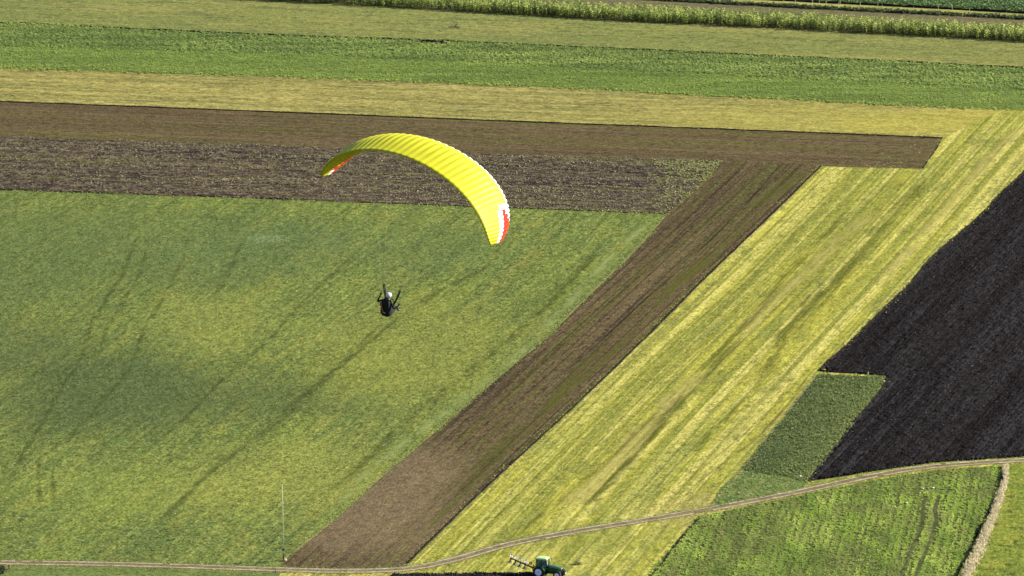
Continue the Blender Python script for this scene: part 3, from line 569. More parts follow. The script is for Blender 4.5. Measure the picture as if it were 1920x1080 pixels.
i = rng.integers(0, len(pts), 4200); q = rng.normal(0, .36, 4200) * np.clip(i / len(pts) * 2.5, .12, 1); pw = pts[i] + nrm[i] * q[:, None] + rng.uniform(-.4, .4, (4200, 2))
scatter("dry_grass", pw[:, 0], pw[:, 1], [tpl_tuft(7, .6, i) for i in range(4)] + [tpl_straw(1)], (.3, .55), (.2, .6), m_dry, "pale dry tall grass on the narrow strip at bottom right", "grass", z=.2, seed=46)
tufts = [tpl_tuft(6, .9, i, .7) for i in range(6)]
def meadow_tufts(name, poly_px, dn, mt, lab, sd_, fn, size=(.2, .5), hgt=(.08, .22), z=.035):
    x, y = points(GP(poly_px), dn, fn, seed=sd_); k = view_crop(x, y, 30, 20); x, y = x[k], y[k]
    scatter(name, x, y, tufts, size, hgt, mt, lab, "grass", z=z, seed=sd_ + 1)
m_tg = leaf_mat("meadow_blade", (.05, .085, .03), (.11, .15, .04), (.26, .29, .08), .25)
m_ty = leaf_mat("yellow_blade", (.10, .13, .03), (.26, .26, .06), (.45, .41, .13), .25)
KP = [(-40, 355)] + L_JLOW[1:] + E_LEFT[1:] + [(-40, 1050)]
meadow_tufts("meadow_grass", KP, 1.5, m_tg, "grass tufts standing all over the big left meadow", 51, lambda x, y: np.clip(fbm(x * .12, y * .12, 61, 4) * 2.6 - .85, 0, 1))
meadow_tufts("meadow_grass", [(1768, 258), (1960, 250), (1920, 325), (1750, 482), (1546, 690), (1395, 882), (1330, 953), (1060, 998), (850, 1045), (770, 1056)] + list(reversed(E_RIGHT[:-1])), 1.1, m_ty, "yellowish grass tufts standing over the mown meadow", 53,
             lambda x, y: np.clip(fbm((x * math.cos(PHI_D) + y * math.sin(PHI_D)) * .05, (-x * math.sin(PHI_D) + y * math.cos(PHI_D)) * .5, 63, 3) * 2.6 - .9, 0, 1))
meadow_tufts("meadow_grass", [(0, 1062), (525, 1076), (520, 1100), (0, 1100)], 3.5, m_tg, "dark green grass tufts below the track at bottom left", 55, lambda x, y: .3 + .7 * fbm(x * .3, y * .3, 9))
meadow_tufts("meadow_grass", [(1890, 880), (1960, 870), (1960, 1100), (1820, 1100), (1870, 970)], 2.2, leaf_mat("right_meadow_blade", (.06, .11, .02), (.2, .27, .04), (.32, .37, .07), .3), "bright grass tufts in the bottom right corner meadow", 57, lambda x, y: .3 + .7 * fbm(x * .3, y * .3, 9))


m_tgl = leaf_mat("border_leaf", (.10, .15, .035), (.2, .27, .06), (.34, .4, .11), .3)
def border(line, n, sd, mt, tp, label, spread=.45, size=(.15, .4), hgt=(.1, .3), off=0.0):
    pts, nrm, w, o = ribbon_pts(line, 1.0); r = np.random.default_rng(sd); i = r.integers(0, len(pts), n)
    i = i[fbm(i * .13, i * 0. + sd, sd) > r.uniform(.2, .6, n)]; q = r.normal(off, spread, len(i))
    p = pts[i] + nrm[i] * q[:, None] + r.uniform(-.6, .6, (len(i), 2)); k = view_crop(p[:, 0], p[:, 1], 40, 40); p = p[k]
    scatter("border_plants", p[:, 0], p[:, 1], tp, size, hgt, mt, label, "plants", z=.05, seed=sd, rnd_spread=.9)
border(L_GLOW, 2600, 91, m_beetB, leafs, "stray crop plants along the lower border of the broad green strip", .7, (.25, .45), (.15, .35), -.3)
border(L_BTOP, 2400, 92, m_ty, tufts, "dry grass tufts hanging over the top border of the long brown strip", .35, (.2, .45), (.1, .3), .3)
border(L_BLOW[:5], 1500, 93, m_stub, [tpl_straw(i) for i in range(4)], "straw and weeds between the long brown strip and the stubbly strip", .5)
border(L_JLOW, 1800, 94, m_tgl, tufts, "grass tufts along the top border of the big left meadow", .4, (.2, .45), (.1, .25), -.4)
border(E_LEFT, 2600, 95, m_tgl, tufts + [tpl_straw(2)], "grass tufts along the left border of the diagonal strip", .35, (.15, .35), (.08, .22), -.1)
border(E_RIGHT, 2400, 96, m_ty, tufts, "yellowish grass tufts along the right border of the diagonal strip", .3, (.15, .35), (.08, .22), -.25)
border(N_EDGE, 2200, 97, m_ty, tufts + clods, "ragged grass and clods along the left border of the black field", .35, (.15, .35), (.08, .22), 0)
border(TRACK, 3200, 98, m_tgl, tufts, "grass tufts along the far verge of the dirt track", .35, (.12, .3), (.06, .2), 1.55)
border(TRACK, 3200, 99, m_ty, tufts, "grass tufts along the near verge of the dirt track", .35, (.12, .3), (.06, .2), -1.55)
border([(1310, 975), (1270, 1020), (1222, 1082), (1180, 1130)], 500, 100, m_rowcrop, leafs, "crop plants along the left border of the rows below the track", .4)

# ================================================================== modelled things
class MB:
    """collects shapes, builds them as ONE mesh object"""
    def __init__(s): s.bm = bmesh.new()
    def _add(s, vs, fs, M=None, mi=0):
        bv = [s.bm.verts.new((M @ Vector(v)) if M else v) for v in vs]
        for f in fs:
            try: fc = s.bm.faces.new([bv[i] for i in f]); fc.material_index = mi
            except ValueError: pass
        return bv
    def box(s, c, d, rot=(0, 0, 0), taper=(1, 1), bev=0.0, mi=0):
        x, y, z = [q / 2 for q in d]; tx, ty = taper
        vs = [(-x, -y, -z), (x, -y, -z), (x, y, -z), (-x, y, -z), (-x * tx, -y * ty, z), (x * tx, -y * ty, z), (x * tx, y * ty, z), (-x * tx, y * ty, z)]
        fs = [(0, 3, 2, 1), (4, 5, 6, 7), (0, 1, 5, 4), (1, 2, 6, 5), (2, 3, 7, 6), (3, 0, 4, 7)]
        M = Matrix.Translation(c) @ Euler(rot).to_matrix().to_4x4()
        if bev:
            b2 = bmesh.new(); bv = [b2.verts.new(v) for v in vs]; [b2.faces.new([bv[i] for i in f]) for f in fs]
            bmesh.ops.bevel(b2, geom=b2.edges[:], offset=bev, segments=2, affect='EDGES')
            b2.verts.index_update(); s._add([v.co.copy() for v in b2.verts], [[v.index for v in f.verts] for f in b2.faces], M, mi); b2.free()
        else: s._add(vs, fs, M, mi)
        return s
    def prism(s, prof, y0, y1, M=None, mi=0, inset=0):
        """profile in x,z extruded along y"""
        n = len(prof); vs = [(x, y0, z) for x, z in prof] + [(x, y1, z) for x, z in prof]
        fs = [tuple(range(n)), tuple(reversed(range(n, 2 * n)))] + [(i, n + i, n + (i + 1) % n, (i + 1) % n) for i in range(n)]
        s._add(vs, fs, M, mi); return s
    def tube(s, pts, r, n=8, mi=0, cap=True):
        pts = [Vector(p) for p in pts]; rs = r if isinstance(r, (list, tuple)) else [r] * len(pts); rings = []
        for i, p in enumerate(pts):
            d = (pts[min(i + 1, len(pts) - 1)] - pts[max(i - 1, 0)]).normalized(); a = d.cross(Vector((0, 0, 1)))
            if a.length < .05: a = d.cross(Vector((0, 1, 0)))
            a.normalize(); b = d.cross(a)
            rings.append([s.bm.verts.new(p + (a * math.cos(k / n * 6.2832) + b * math.sin(k / n * 6.2832)) * rs[i]) for k in range(n)])
        for q, w in zip(rings[:-1], rings[1:]):
            for k in range(n):
                f = s.bm.faces.new((q[k], q[(k + 1) % n], w[(k + 1) % n], w[k])); f.material_index = mi; f.smooth = True
        if cap:
            for rg in (rings[0], rings[-1][::-1]):
                f = s.bm.faces.new(rg); f.material_index = mi
        return s
    def lathe(s, prof, c=(0, 0, 0), axis='Y', n=32, mi=0, M=None):
        """prof: (radius, offset along axis)"""
        rings = []
        for r_, o_ in prof:
            ring = []
            for k in range(n):
                a = k / n * 6.28318; u, v = r_ * math.cos(a), r_ * math.sin(a)
                p = Vector((u, o_, v)) if axis == 'Y' else (Vector((u, v, o_)) if axis == 'Z' else Vector((o_, u, v)))
                p = p + Vector(c); ring.append(s.bm.verts.new(M @ p if M else p))
            rings.append(ring)
        for q, w in zip(rings[:-1], rings[1:]):
            for k in range(n):
                f = s.bm.faces.new((q[k], q[(k + 1) % n], w[(k + 1) % n], w[k])); f.material_index = mi; f.smooth = True
        for rg, pr in ((rings[0], prof[0]), (rings[-1], prof[-1])):
            if pr[0] > 1e-3 and prof[0] != prof[-1]: f = s.bm.faces.new(rg); f.material_index = mi
        return s
    def build(s, name, mats, parent=None, smooth=None, **k):
        bmesh.ops.recalc_face_normals(s.bm, faces=s.bm.faces); me = bpy.data.meshes.new(name); s.bm.to_mesh(me); s.bm.free()
        if smooth is not None:
            for p in me.polygons: p.use_smooth = smooth
        for m in (mats if isinstance(mats, (list, tuple)) else [mats]): me.materials.append(m)
        o = bpy.data.objects.new(name, me); COL.objects.link(o); o.parent = parent; tag(o, **k); return o
def ground_at(px, py, z=0.04):
    x, y = G(px, py, z); return Vector((x, y, z))

m_blackp = paint("black_plastic", (.005, .005, .006), .7, spec=.15)
m_rubber = paint("tyre_rubber", (.01, .01, .012), .85, dirt=(.025, .02, .018), ds=3)
m_tgreen = paint("tractor_green", (.015, .085, .022), .3, dirt=(.015, .065, .02), coat=.4)
m_troof = paint("pale_green_roof", (.33, .47, .2), .35, dirt=(.3, .41, .18))
m_rim = paint("pale_rim", (.62, .62, .85), .5, dirt=(.5, .5, .72), ds=4)
m_steel = paint("worn_steel", (.62, .6, .6), .3, metal=.75, dirt=(.35, .3, .28), ds=5)
m_white = paint("white_paint", (.8, .8, .78), .5, dirt=(.62, .6, .55), ds=3)
m_dkred = paint("dark_red_frame", (.03, .012, .016), .5, dirt=(.018, .011, .012))
m_dgrey = paint("dark_metal", (.02, .02, .024), .5, metal=.3)
m_orange = paint("orange_lamp", (.7, .2, .04), .4)
m_lamp = paint("lamp_glass", (.75, .75, .7), .2)
m_seat = paint("seat_cloth", (.05, .05, .06), .8)
mg, tg = new_mat("cab_glass"); gb = tg.nodes.new('ShaderNodeBsdfPrincipled'); gb.inputs['Base Color'].default_value = (.22, .34, .34, 1)
gb.inputs['Roughness'].default_value = .04; gb.inputs['Transmission Weight'].default_value = .75; gb.inputs['IOR'].default_value = 1.3
go = tg.nodes.new('ShaderNodeOutputMaterial'); tg.links.new(gb.outputs[0], go.inputs[0]); m_glass = mg

# ------------------------------------------------------------------ tractor (x forward, y left)
TH = R(-20)
tp = ground_at(1014, 1080, .05)
TR = empty("tractor", tp, (0, 0, TH), label="green tractor with pale green cab roof turning at the bottom edge", cat="tractor")
def wheel(x, y, rad, w, parent):
    so = 1 if y > 0 else -1
    t = MB(); h = w / 2; ri = rad * .6
    t.lathe([(ri, -h * .85), (rad * .86, -h), (rad * .96, -h * .8), (rad * .97, 0), (rad * .96, h * .8), (rad * .86, h), (ri, h * .85), (ri, -h * .85)], n=36)
    for k in range(18):
        for sd2 in (-1, 1):
            a = (k + (.5 if sd2 > 0 else 0)) / 18 * 6.2832
            M = Matrix.Rotation(a, 4, 'Y') @ Matrix.Translation((rad * .97, sd2 * h * .48, 0)) @ Euler((sd2 * .55, 0, 0)).to_matrix().to_4x4()
            q = [(-.02, -h * .5, -.035), (.035, -h * .5, -.025), (.035, h * .5, -.025), (-.02, h * .5, -.035), (-.02, -h * .5, .035), (.035, -h * .5, .025), (.035, h * .5, .025), (-.02, h * .5, .035)]
            t._add(q, [(0, 3, 2, 1), (4, 5, 6, 7), (0, 1, 5, 4), (1, 2, 6, 5), (2, 3, 7, 6), (3, 0, 4, 7)], M)
    wo_ = t.build("wheel", m_rubber, parent); wo_.location = (x, y, rad)
    r_ = MB(); r_.lathe([(ri * 1.02, so * h * .84), (ri * .96, so * h * .9), (ri * .86, so * h * .5), (ri * .55, so * h * .42), (ri * .5, so * h * .62), (ri * .22, so * h * .62), (.001, so * h * .62)], n=28)
    for k in range(8):
        a = k / 8 * 6.2832; r_.box((ri * .36 * math.cos(a), so * h * .66, ri * .36 * math.sin(a)), (.045, .04, .045))
    r_.build("rim", m_rim, wo_)
    hb = MB(); hb.lathe([(ri * .2, so * h * .6), (ri * .17, so * h * .85), (.001, so * h * .86)], n=16); hb.build("hub", m_dgrey, wo_)
    return wo_
for yy in (-.92, .92): wheel(0, yy, .875, .52, TR)
for yy in (-.88, .88):
    wf = wheel(2.9, yy, .62, .40, TR); wf.rotation_euler = (0, 0, 0)
b = MB(); b.box((1.35, 0, .78), (3.5, .46, .42), bev=.03).box((0, 0, .875), (.5, 1.4, .4), bev=.04).box((2.9, 0, .62), (.3, 1.4, .22), bev=.03).box((.75, -.52, .7), (1.0, .4, .42), bev=.06).box((.75, .52, .7), (1.0, .4, .42), bev=.06)
b.tube([(-.15, 0, .875), (-.75, 0, .8)], .09); b.box((-.62, 0, 1.0), (.3, .5, .4), bev=.03)
b.build("chassis", m_dgrey, TR)
hd = MB(); n = 7; secs = []
for i in range(9):
    f = i / 8; X = 1.28 + f * 2.05; top = 1.93 - .20 * f - .16 * f ** 4; wd = .44 - .06 * f - .05 * f ** 4; bot = 1.08 + .03 * f
    secs.append([(X, -wd, bot), (X, -wd, top - .28), (X, -wd * .9, top - .1), (X, -wd * .6, top - .015), (X, 0, top), (X, wd * .6, top - .015), (X, wd * .9, top - .1), (X, wd, top - .28), (X, wd, bot)])
vs = [v for s_ in secs for v in s_]; fs = []
for i in range(8):
    for j in range(8): a = i * 9 + j; fs.append((a, a + 1, a + 10, a + 9))
fs += [tuple(range(8, -1, -1)), tuple(range(72, 81))]
hd._add(vs, fs); hood = hd.build("hood", m_tgreen, TR)
g = MB()
for k in range(6): g.box((3.345, 0, 1.16 + k * .07), (.03, .52 - .01 * k, .035))
g.box((3.335, 0, 1.34), (.02, .56, .48)); g.build("grille", m_blackp, hood)
for yy in (-.21, .21): MB().box((3.37, yy, 1.50), (.05, .17, .11), bev=.02).build("headlight", m_lamp, hood)
for sy in (-1, 1):
    v = MB()
    for k in range(7): v.box((1.7 + k * .17, sy * (.437 - k * .0075), 1.38), (.05, .02, .34), rot=(0, .3, 0))
    v.build("side_vent", m_blackp, hood)
# cab
cp = MB()
def bar(p, q, r=.045): cp.tube([p, q], r, 6)
CB = dict(rl=(-.62, .72), rr=(-.62, -.72), fl=(1.22, .62), fr=(1.22, -.62))
for (x0, y0, x1, y1) in ((-.58, .70, -.50, .64), (-.58, -.70, -.50, -.64), (1.25, .60, 1.05, .60), (1.25, -.60, 1.05, -.60)): bar((x0, y0, 1.45), (x1, y1, 2.74))
for y_ in (-.70, .70): bar((.35, y_, 1.2), (.3, y_ * .93, 2.74), .035); bar((-.58, y_, 1.45), (.35, y_, 1.2)); bar((.35, y_, 1.05), (1.25, y_ * .87, 1.2))
bar((-.58, -.70, 1.45), (-.58, .70, 1.45)); bar((1.25, -.6, 1.3), (1.25, .6, 1.3)); cp.box((.35, 0, 1.1), (1.6, 1.3, .14), bev=.02)
cab = cp.build("cab", m_blackp, TR)
gl = MB()
gl._add([(-.57, -.695, 1.5), (.33, -.695, 1.25), (.29, -.65, 2.7), (-.5, -.645, 2.7)], [(0, 1, 2, 3)]); gl._add([(-.57, .695, 1.5), (.33, .695, 1.25), (.29, .65, 2.7), (-.5, .645, 2.7)], [(0, 3, 2, 1)])
gl._add([(.37, -.695, 1.12), (1.23, -.6, 1.22), (1.04, -.595, 2.7), (.31, -.645, 2.7)], [(0, 1, 2, 3)]); gl._add([(.37, .695, 1.12), (1.23, .6, 1.22), (1.04, .595, 2.7), (.31, .645, 2.7)], [(0, 3, 2, 1)])
gl._add([(-.575, -.67, 1.5), (-.575, .67, 1.5), (-.5, .62, 2.7), (-.5, -.62, 2.7)], [(0, 1, 2, 3)]); gl._add([(1.245, -.57, 1.32), (1.245, .57, 1.32), (1.045, .57, 2.7), (1.045, -.57, 2.7)], [(0, 3, 2, 1)])
bmesh.ops.solidify(gl.bm, geom=gl.bm.faces[:], thickness=.012); gl.build("window", m_glass, cab)
rf = MB(); rf.box((.28, 0, 2.84), (1.95, 1.56, .2), taper=(.9, .88), bev=.07); rf.box((.28, 0, 2.955), (1.3, .95, .06), taper=(.85, .8), bev=.02); roof = rf.build("roof", m_troof, TR)
for vx in (-.71, 1.27): MB().box((vx, 0, 2.77), (.06, 1.25, .1), bev=.015).build("roof_visor", m_blackp, roof)
MB().lathe([(.06, 0), (.07, .02), (.065, .13), (.03, .17), (.001, .175)], c=(-.35, .5, 2.95), axis='Z', n=14).build("beacon", m_orange, roof)
MB().box((.1, 0, 1.42), (.5, .5, .14), bev=.04).box((-.16, 0, 1.78), (.14, .48, .66), rot=(0, -.15, 0), bev=.05).build("driver_seat", m_seat, cab)
MB().tube([(.95, 0, 1.3), (.72, 0, 1.78)], .035).lathe([(.2, 0), (.22, .02), (.2, .04), (.18, .02), (.2, 0)], axis='Z', n=20, M=Matrix.Translation((.7, 0, 1.8)) @ Matrix.Rotation(-.5, 4, 'Y')).build("steering_wheel", m_blackp, cab)
for sy in (-1, 1):
    fd = MB(); P = []
    for k in range(11): a = R(12 + k * 16.5); P.append((math.cos(a) * 1.0, math.sin(a) * .98 + .875))
    Pi = [(x * .955, (z - .875) * .955 + .875) for x, z in reversed(P)]
    n_ = len(P)
    V_ = []; y0, y1 = (sy * .62, sy * 1.16)
    for yv in (y0, y1): V_ += [(x, yv, z) for x, z in P] + [(x * .96, yv, (z - .875) * .96 + .875) for x, z in P]
    Fq = []
    for k in range(n_ - 1):
        Fq += [(k, k + 1, 2 * n_ + k + 1, 2 * n_ + k), (n_ + k, 3 * n_ + k, 3 * n_ + k + 1, n_ + k + 1), (k, n_ + k, n_ + k + 1, k + 1), (2 * n_ + k, 2 * n_ + k + 1, 3 * n_ + k + 1, 3 * n_ + k)]
    for k in (0, n_ - 1): Fq.append((k, 2 * n_ + k, 3 * n_ + k, n_ + k))
    fd._add(V_, Fq); fd.build("fender", m_tgreen, TR)
    ff = MB(); V_ = []
    for yv in (sy * .68, sy * 1.1):
        for k in range(8): a = R(35 + k * 17); V_.append((2.9 + math.cos(a) * .71, yv, .62 + math.sin(a) * .71))
        for k in range(8): a = R(35 + k * 17); V_.append((2.9 + math.cos(a) * .68, yv, .62 + math.sin(a) * .68))
    Fq = []
    for k in range(7): Fq += [(k, k + 1, 17 + k, 16 + k), (8 + k, 24 + k, 25 + k, 9 + k), (k, 8 + k, 9 + k, k + 1), (16 + k, 17 + k, 25 + k, 24 + k)]
    ff._add(V_, Fq).__class__; ff.build("front_fender", m_blackp, TR)
    mr = MB(); mr.tube([(1.1, sy * .62, 2.45), (1.3, sy * 1.0, 2.62), (1.32, sy * 1.12, 2.6)], .02, 6); mr.box((1.34, sy * 1.15, 2.42), (.06, .2, .36), bev=.02); mr.build("mirror", m_blackp, TR)
    st = MB(); [st.box((.95, sy * .82, .45 + k * .3), (.36, .26, .04)) for k in range(3)]; st.box((.77, sy * .9, .75), (.04, .05, .7)); st.box((1.13, sy * .9, .75), (.04, .05, .7)); st.build("step", m_dgrey, TR)
    MB().box((-.92, sy * .95, 1.5), (.06, .22, .12), bev=.015).build("tail_light", m_orange, TR)
MB().tube([(1.42, -.5, 1.4), (1.42, -.5, 2.65), (1.36, -.5, 2.78)], [.06, .05, .05], 10).build("exhaust_pipe", m_dgrey, TR)
fw = MB(); [fw.box((3.72, -.33 + k * .11, .82), (.42, .09, .5), bev=.03) for k in range(7)]; fw.box((3.45, 0, .8), (.2, .5, .25)); fwo = fw.build("front_weight", m_dgrey, TR)
MB().box((3.955, 0, .84), (.03, .62, .34), bev=.01).build("weight_plate", paint("grey_plate", (.2, .2, .22), .5), fwo)
li = MB()
for sy in (-1, 1): li.tube([(-.3, sy * .35, .7), (-1.15, sy * .42, .95)], .045, 6).tube([(-.4, sy * .3, 1.25), (-.8, sy * .38, .85)], .03, 6)
li.tube([(-.5, 0, 1.3), (-1.15, 0, 1.5)], .04, 6); li.build("hitch_arm", m_dgrey, TR)

# ------------------------------------------------------------------ reversible plough carried behind the tractor
m_mould = paint("mouldboard_steel", (.8, .78, .78), .35, metal=.1, dirt=(.12, .08, .08), ds=2.2)
PLG = empty("plough", tp, (0, 0, TH), label="raised reversible plough with pale shiny mouldboards hitched behind the tractor", cat="plough")
h0 = Vector((-1.2, 0, 1.15)); bd = Vector((-3.75, .35, 1.05)); bdn = bd.normalized(); side = Vector((0, 0, 1)).cross(bdn).normalized(); up = bdn.cross(side)
if up.z < 0: up = -up
MB().box((-1.15, 0, 1.15), (.12, .9, .2), bev=.02).box((-1.15, 0, 1.42), (.1, .2, .5), bev=.02).tube([(-1.2, 0, 1.15), (-1.6, .02, 1.27)], .14, 12).build("headstock", m_dkred, PLG)
bm_ = MB(); bm_.tube([h0 + bdn * .3, h0 + bd], .12, 4).tube([h0 + bdn * .35 + up * .05, h0 + bdn * 1.2 + up * .28, h0 + bdn * 1.7 + up * .05], .04, 6); bm_.build("beam", m_dkred, PLG)
for k in range(4):
    base = h0 + bdn * (1.35 + k * .83)
    for s_ in (1, -1):
        u = up * s_
        e = empty("plough_body", (0, 0, 0)); e.parent = PLG
        MB().tube([base, base + u * .3 - bdn * .02, base + u * (.66 if s_ > 0 else .72) + bdn * .12], [.11, .1, .08], 6).build("plough_leg", m_dkred, e)
        # curved mouldboard
        mbd = MB(); V_ = []; nu, nv = 7, 4
        for i in range(nu):
            for j in range(nv):
                a = i / (nu - 1); c = j / (nv - 1)
                p = base + u * ((.22 + .40 * c) if s_ > 0 else (.52 + .24 * c)) + bdn * ((-.30 + .56 * a) if s_ > 0 else (-.22 + .5 * a)) + side * (.30 * (1 - a) ** 1.4 + .16 * (1 - c) * (1 - a) - .1) * s_
                V_.append(p)
        mbd._add(V_, [(i * nv + j, (i + 1) * nv + j, (i + 1) * nv + j + 1, i * nv + j + 1) for i in range(nu - 1) for j in range(nv - 1)])
        bmesh.ops.solidify(mbd.bm, geom=mbd.bm.faces[:], thickness=.015); mbd.build("mouldboard", m_mould, e, smooth=True)
        sh = MB(); q = base + u * (.62 if s_ > 0 else .76)
        sh._add([q - bdn * .3 + side * .1 * s_, q + bdn * .5 - side * .1 * s_, q + bdn * .44 + u * .08 - side * .1 * s_, q - bdn * .32 + u * .1 + side * .12 * s_], [(0, 1, 2, 3)])
        bmesh.ops.solidify(sh.bm, geom=sh.bm.faces[:], thickness=.02); sh.build("share", m_steel, e)
MB().tube([h0 + bdn * 1.0, h0 + bdn * .75 + up * .45], .035, 6).lathe([(.1, -.07), (.22, -.07), (.24, 0), (.22, .07), (.1, .07), (.1, -.07)], c=(h0 + bdn * .6 + up * .55), n=20).build("depth_wheel", m_rubber, PLG)

# ------------------------------------------------------------------ tall pale pole with dark foot
pp = ground_at(531.5, 1051)
PO = empty("tall_pole", pp, label="very tall thin pale pole with dark lower mast at the end of the diagonal strip", cat="pole")
MB().tube([(0, 0, 1.75), (-.03, 0, 7), (-.09, 0, 12.0)], [.055, .05, .04], 10).build("mast", paint("pole_paint", (.34, .34, .22), .6), PO)
MB().tube([(0, 0, 0), (0, 0, 1.7)], .085, 10).build("foot_post", m_dgrey, PO)
MB().box((0, 0, 1.72), (.34, .3, .3), bev=.03).build("clamp_box", m_dgrey, PO)
MB().tube([(-.09, 0, 12.0), (-.12, 0, 12.3)], .03, 6).box((-.13, 0, 12.33), (.08, .08, .1)).build("pole_tip", m_dgrey, PO)
st = MB(); bmesh.ops.create_icosphere(st.bm, subdivisions=2, radius=.3)
for v_ in st.bm.verts: v_.co *= 1 + .25 * (random.random() - .5); v_.co.z *= .85
so_ = st.build("stone", paint("pinkish_stone", (.42, .27, .22), .9, dirt=(.3, .2, .15), ds=4)); so_.location = pp + Vector((.25, -.25, .14))
tag(so_, "pinkish stone lying at the foot of the tall pole", "stone")
mp_ = MB().tube([(0, 0, -.02), (.01, 0, .5), (0, 0, .9)], [.06, .055, .05], 7).box((0, 0, .92), (.16, .16, .05), bev=.01).build("marker_post", m_dgrey); mp_.location = ground_at(516, 1074, .06)
tag(mp_, "short dark marker post standing beside the track near the tall pole", "post")
mp2 = MB().box((0, 0, .36), (.28, .24, .74), taper=(.9, .9), bev=.03).box((0, 0, .75), (.32, .28, .05), bev=.015).build("wooden_post", paint("orange_brown_wood", (.36, .2, .09), .8, dirt=(.24, .13, .06), ds=5)); mp2.location = ground_at(17.5, 1067, .05)
tag(mp2, "short orange brown wooden post at the bottom left corner below the track", "post")

def shrub(name, loc, rad, hgt, mat, label, n=260, seed=0):
    root = empty(name, loc, label=label, cat="shrub"); r = np.random.default_rng(seed)
    t = MB()
    for k in range(6): a = r.uniform(0, 6.28); t.tube([(0, 0, 0), (math.cos(a) * rad * .3, math.sin(a) * rad * .3, hgt * .45), (math.cos(a) * rad * .6, math.sin(a) * rad * .6, hgt * .8)], [.035, .022, .01], 5)
    t.build("stem", paint(name + "_bark", (.08, .06, .045), .9), root)
    a = r.uniform(0, 6.28, n); q = np.sqrt(r.uniform(0, 1, n)) * rad; zz = r.uniform(.1, 1, n) * hgt * (1 - .5 * (q / rad) ** 2); lump = .6 + .6 * vnoise(a * 1.4, zz * 2, seed)
    V_ = []; F_ = []
    for i in range(n):
        c = np.array([math.cos(a[i]) * q[i] * lump[i], math.sin(a[i]) * q[i] * lump[i], zz[i]]); d1 = r.normal(0, 1, 3); d2 = r.normal(0, 1, 3); L = r.uniform(.06, .15); d1 *= L / np.linalg.norm(d1); d2 *= L * .7 / np.linalg.norm(d2)
        k = len(V_); V_ += [c - d1, c + d2, c + d1, c - d2]; F_.append((k, k + 1, k + 2, k + 3))
    mesh_np("foliage", V_, F_, mat, r.uniform(0, 1, n), root); return root
shrub("shrub", ground_at(4, 1075, .05), .75, 1.35, leaf_mat("dark_shrub_leaf", (.012, .02, .01), (.025, .04, .016), (.09, .12, .04), .2), "dark leafy shrub at the bottom left corner beside the wooden post", 420, 3)
shrub("shrub", ground_at(1084, 1058, .04), .5, .55, leaf_mat("grey_shrub_leaf", (.10, .10, .04), (.17, .16, .06), (.3, .26, .12), .2), "small greyish shrub growing in front of the tractor", 110, 5)

# soil heap and fallen branch far up the picture
hp = MB(); nu, nv = 26, 8; V_ = []
for i in range(nu):
    for j in range(nv):
        a = i / (nu - 1); c = j / (nv - 1); x = (a - .5) * 7.6; y = (c - .5) * 2.0; e = max(0, 1 - abs(2 * a - 1) ** 3) * (min(1, c * 5) * (1 - max(0, c - .2) / .8) ** .7)
        V_.append((x, y, .62 * e * (.8 + .4 * float(vnoise(np.array([x * 1.4]), np.array([y * 2]), 3)[0]))))
hp._add(V_, [(i * nv + j, (i + 1) * nv + j, (i + 1) * nv + j + 1, i * nv + j + 1) for i in range(nu - 1) for j in range(nv - 1)])
for f in hp.bm.faces: f.material_index = 1 if f.calc_center_median().y > -.35 else 0
ho = hp.build("soil_heap", [m_furrow, m_straw]); ho.location = ground_at(812, 79, .01); ho.rotation_euler = (0, 0, PHI_H)
tag(ho, "long low soil heap with dry grassy back on the furrow line near the top", "soil heap")
br = MB().tube([(-1.5, .1, .1), (-.4, 0, .16), (.5, -.05, .12), (1.4, .1, .08)], [.05, .1, .11, .04], 7).tube([(.1, 0, .12), (.32, .05, .6), (.62, .1, 1.2)], [.08, .06, .025], 7).tube([(-.5, 0, .15), (-.9, .5, .1)], [.05, .02], 6).tube([(.5, 0, .1), (1.0, -.5, .08)], [.05, .02], 6).build("fallen_branch", paint("dark_bark", (.035, .028, .024), .9)); br.location = ground_at(853, 51.5, .0)
tag(br, "dark fallen branch with one upright limb lying in the grass near the top", "branch")

# pale stalks standing up from the weeds behind the maize
m_stalk = paint("dry_stalk", (.4, .38, .22), .9, dirt=(.22, .24, .1), ds=2)
def stalk(px, py, h, lean, label):
    r = random.Random(int(px)); s_ = empty("dry_stalk", ground_at(px, py, .02), (0, 0, r.uniform(0, 6)), label=label, cat="plant", group="dry stalks in the weeds behind the maize")
    MB().tube([(0, 0, 0), (lean * .4, 0, h * .5), (lean, .05, h)], [.05, .04, .02], 5).build("stem", m_stalk, s_)
    lf = MB()
    for k in range(6):
        z = h * (.25 + .12 * k); a = k * 2.4; L = r.uniform(.25, .5); q = .06; c, s2 = math.cos(a), math.sin(a); x0 = lean * z / h
        lf._add([(x0 - s2 * q, c * q, z), (x0 + s2 * q, -c * q, z), (x0 + c * L, s2 * L, z + r.uniform(-.1, .25))], [(0, 1, 2)])
    bmesh.ops.solidify(lf.bm, geom=lf.bm.faces[:], thickness=.01); lf.build("leaves", m_stalk, s_)
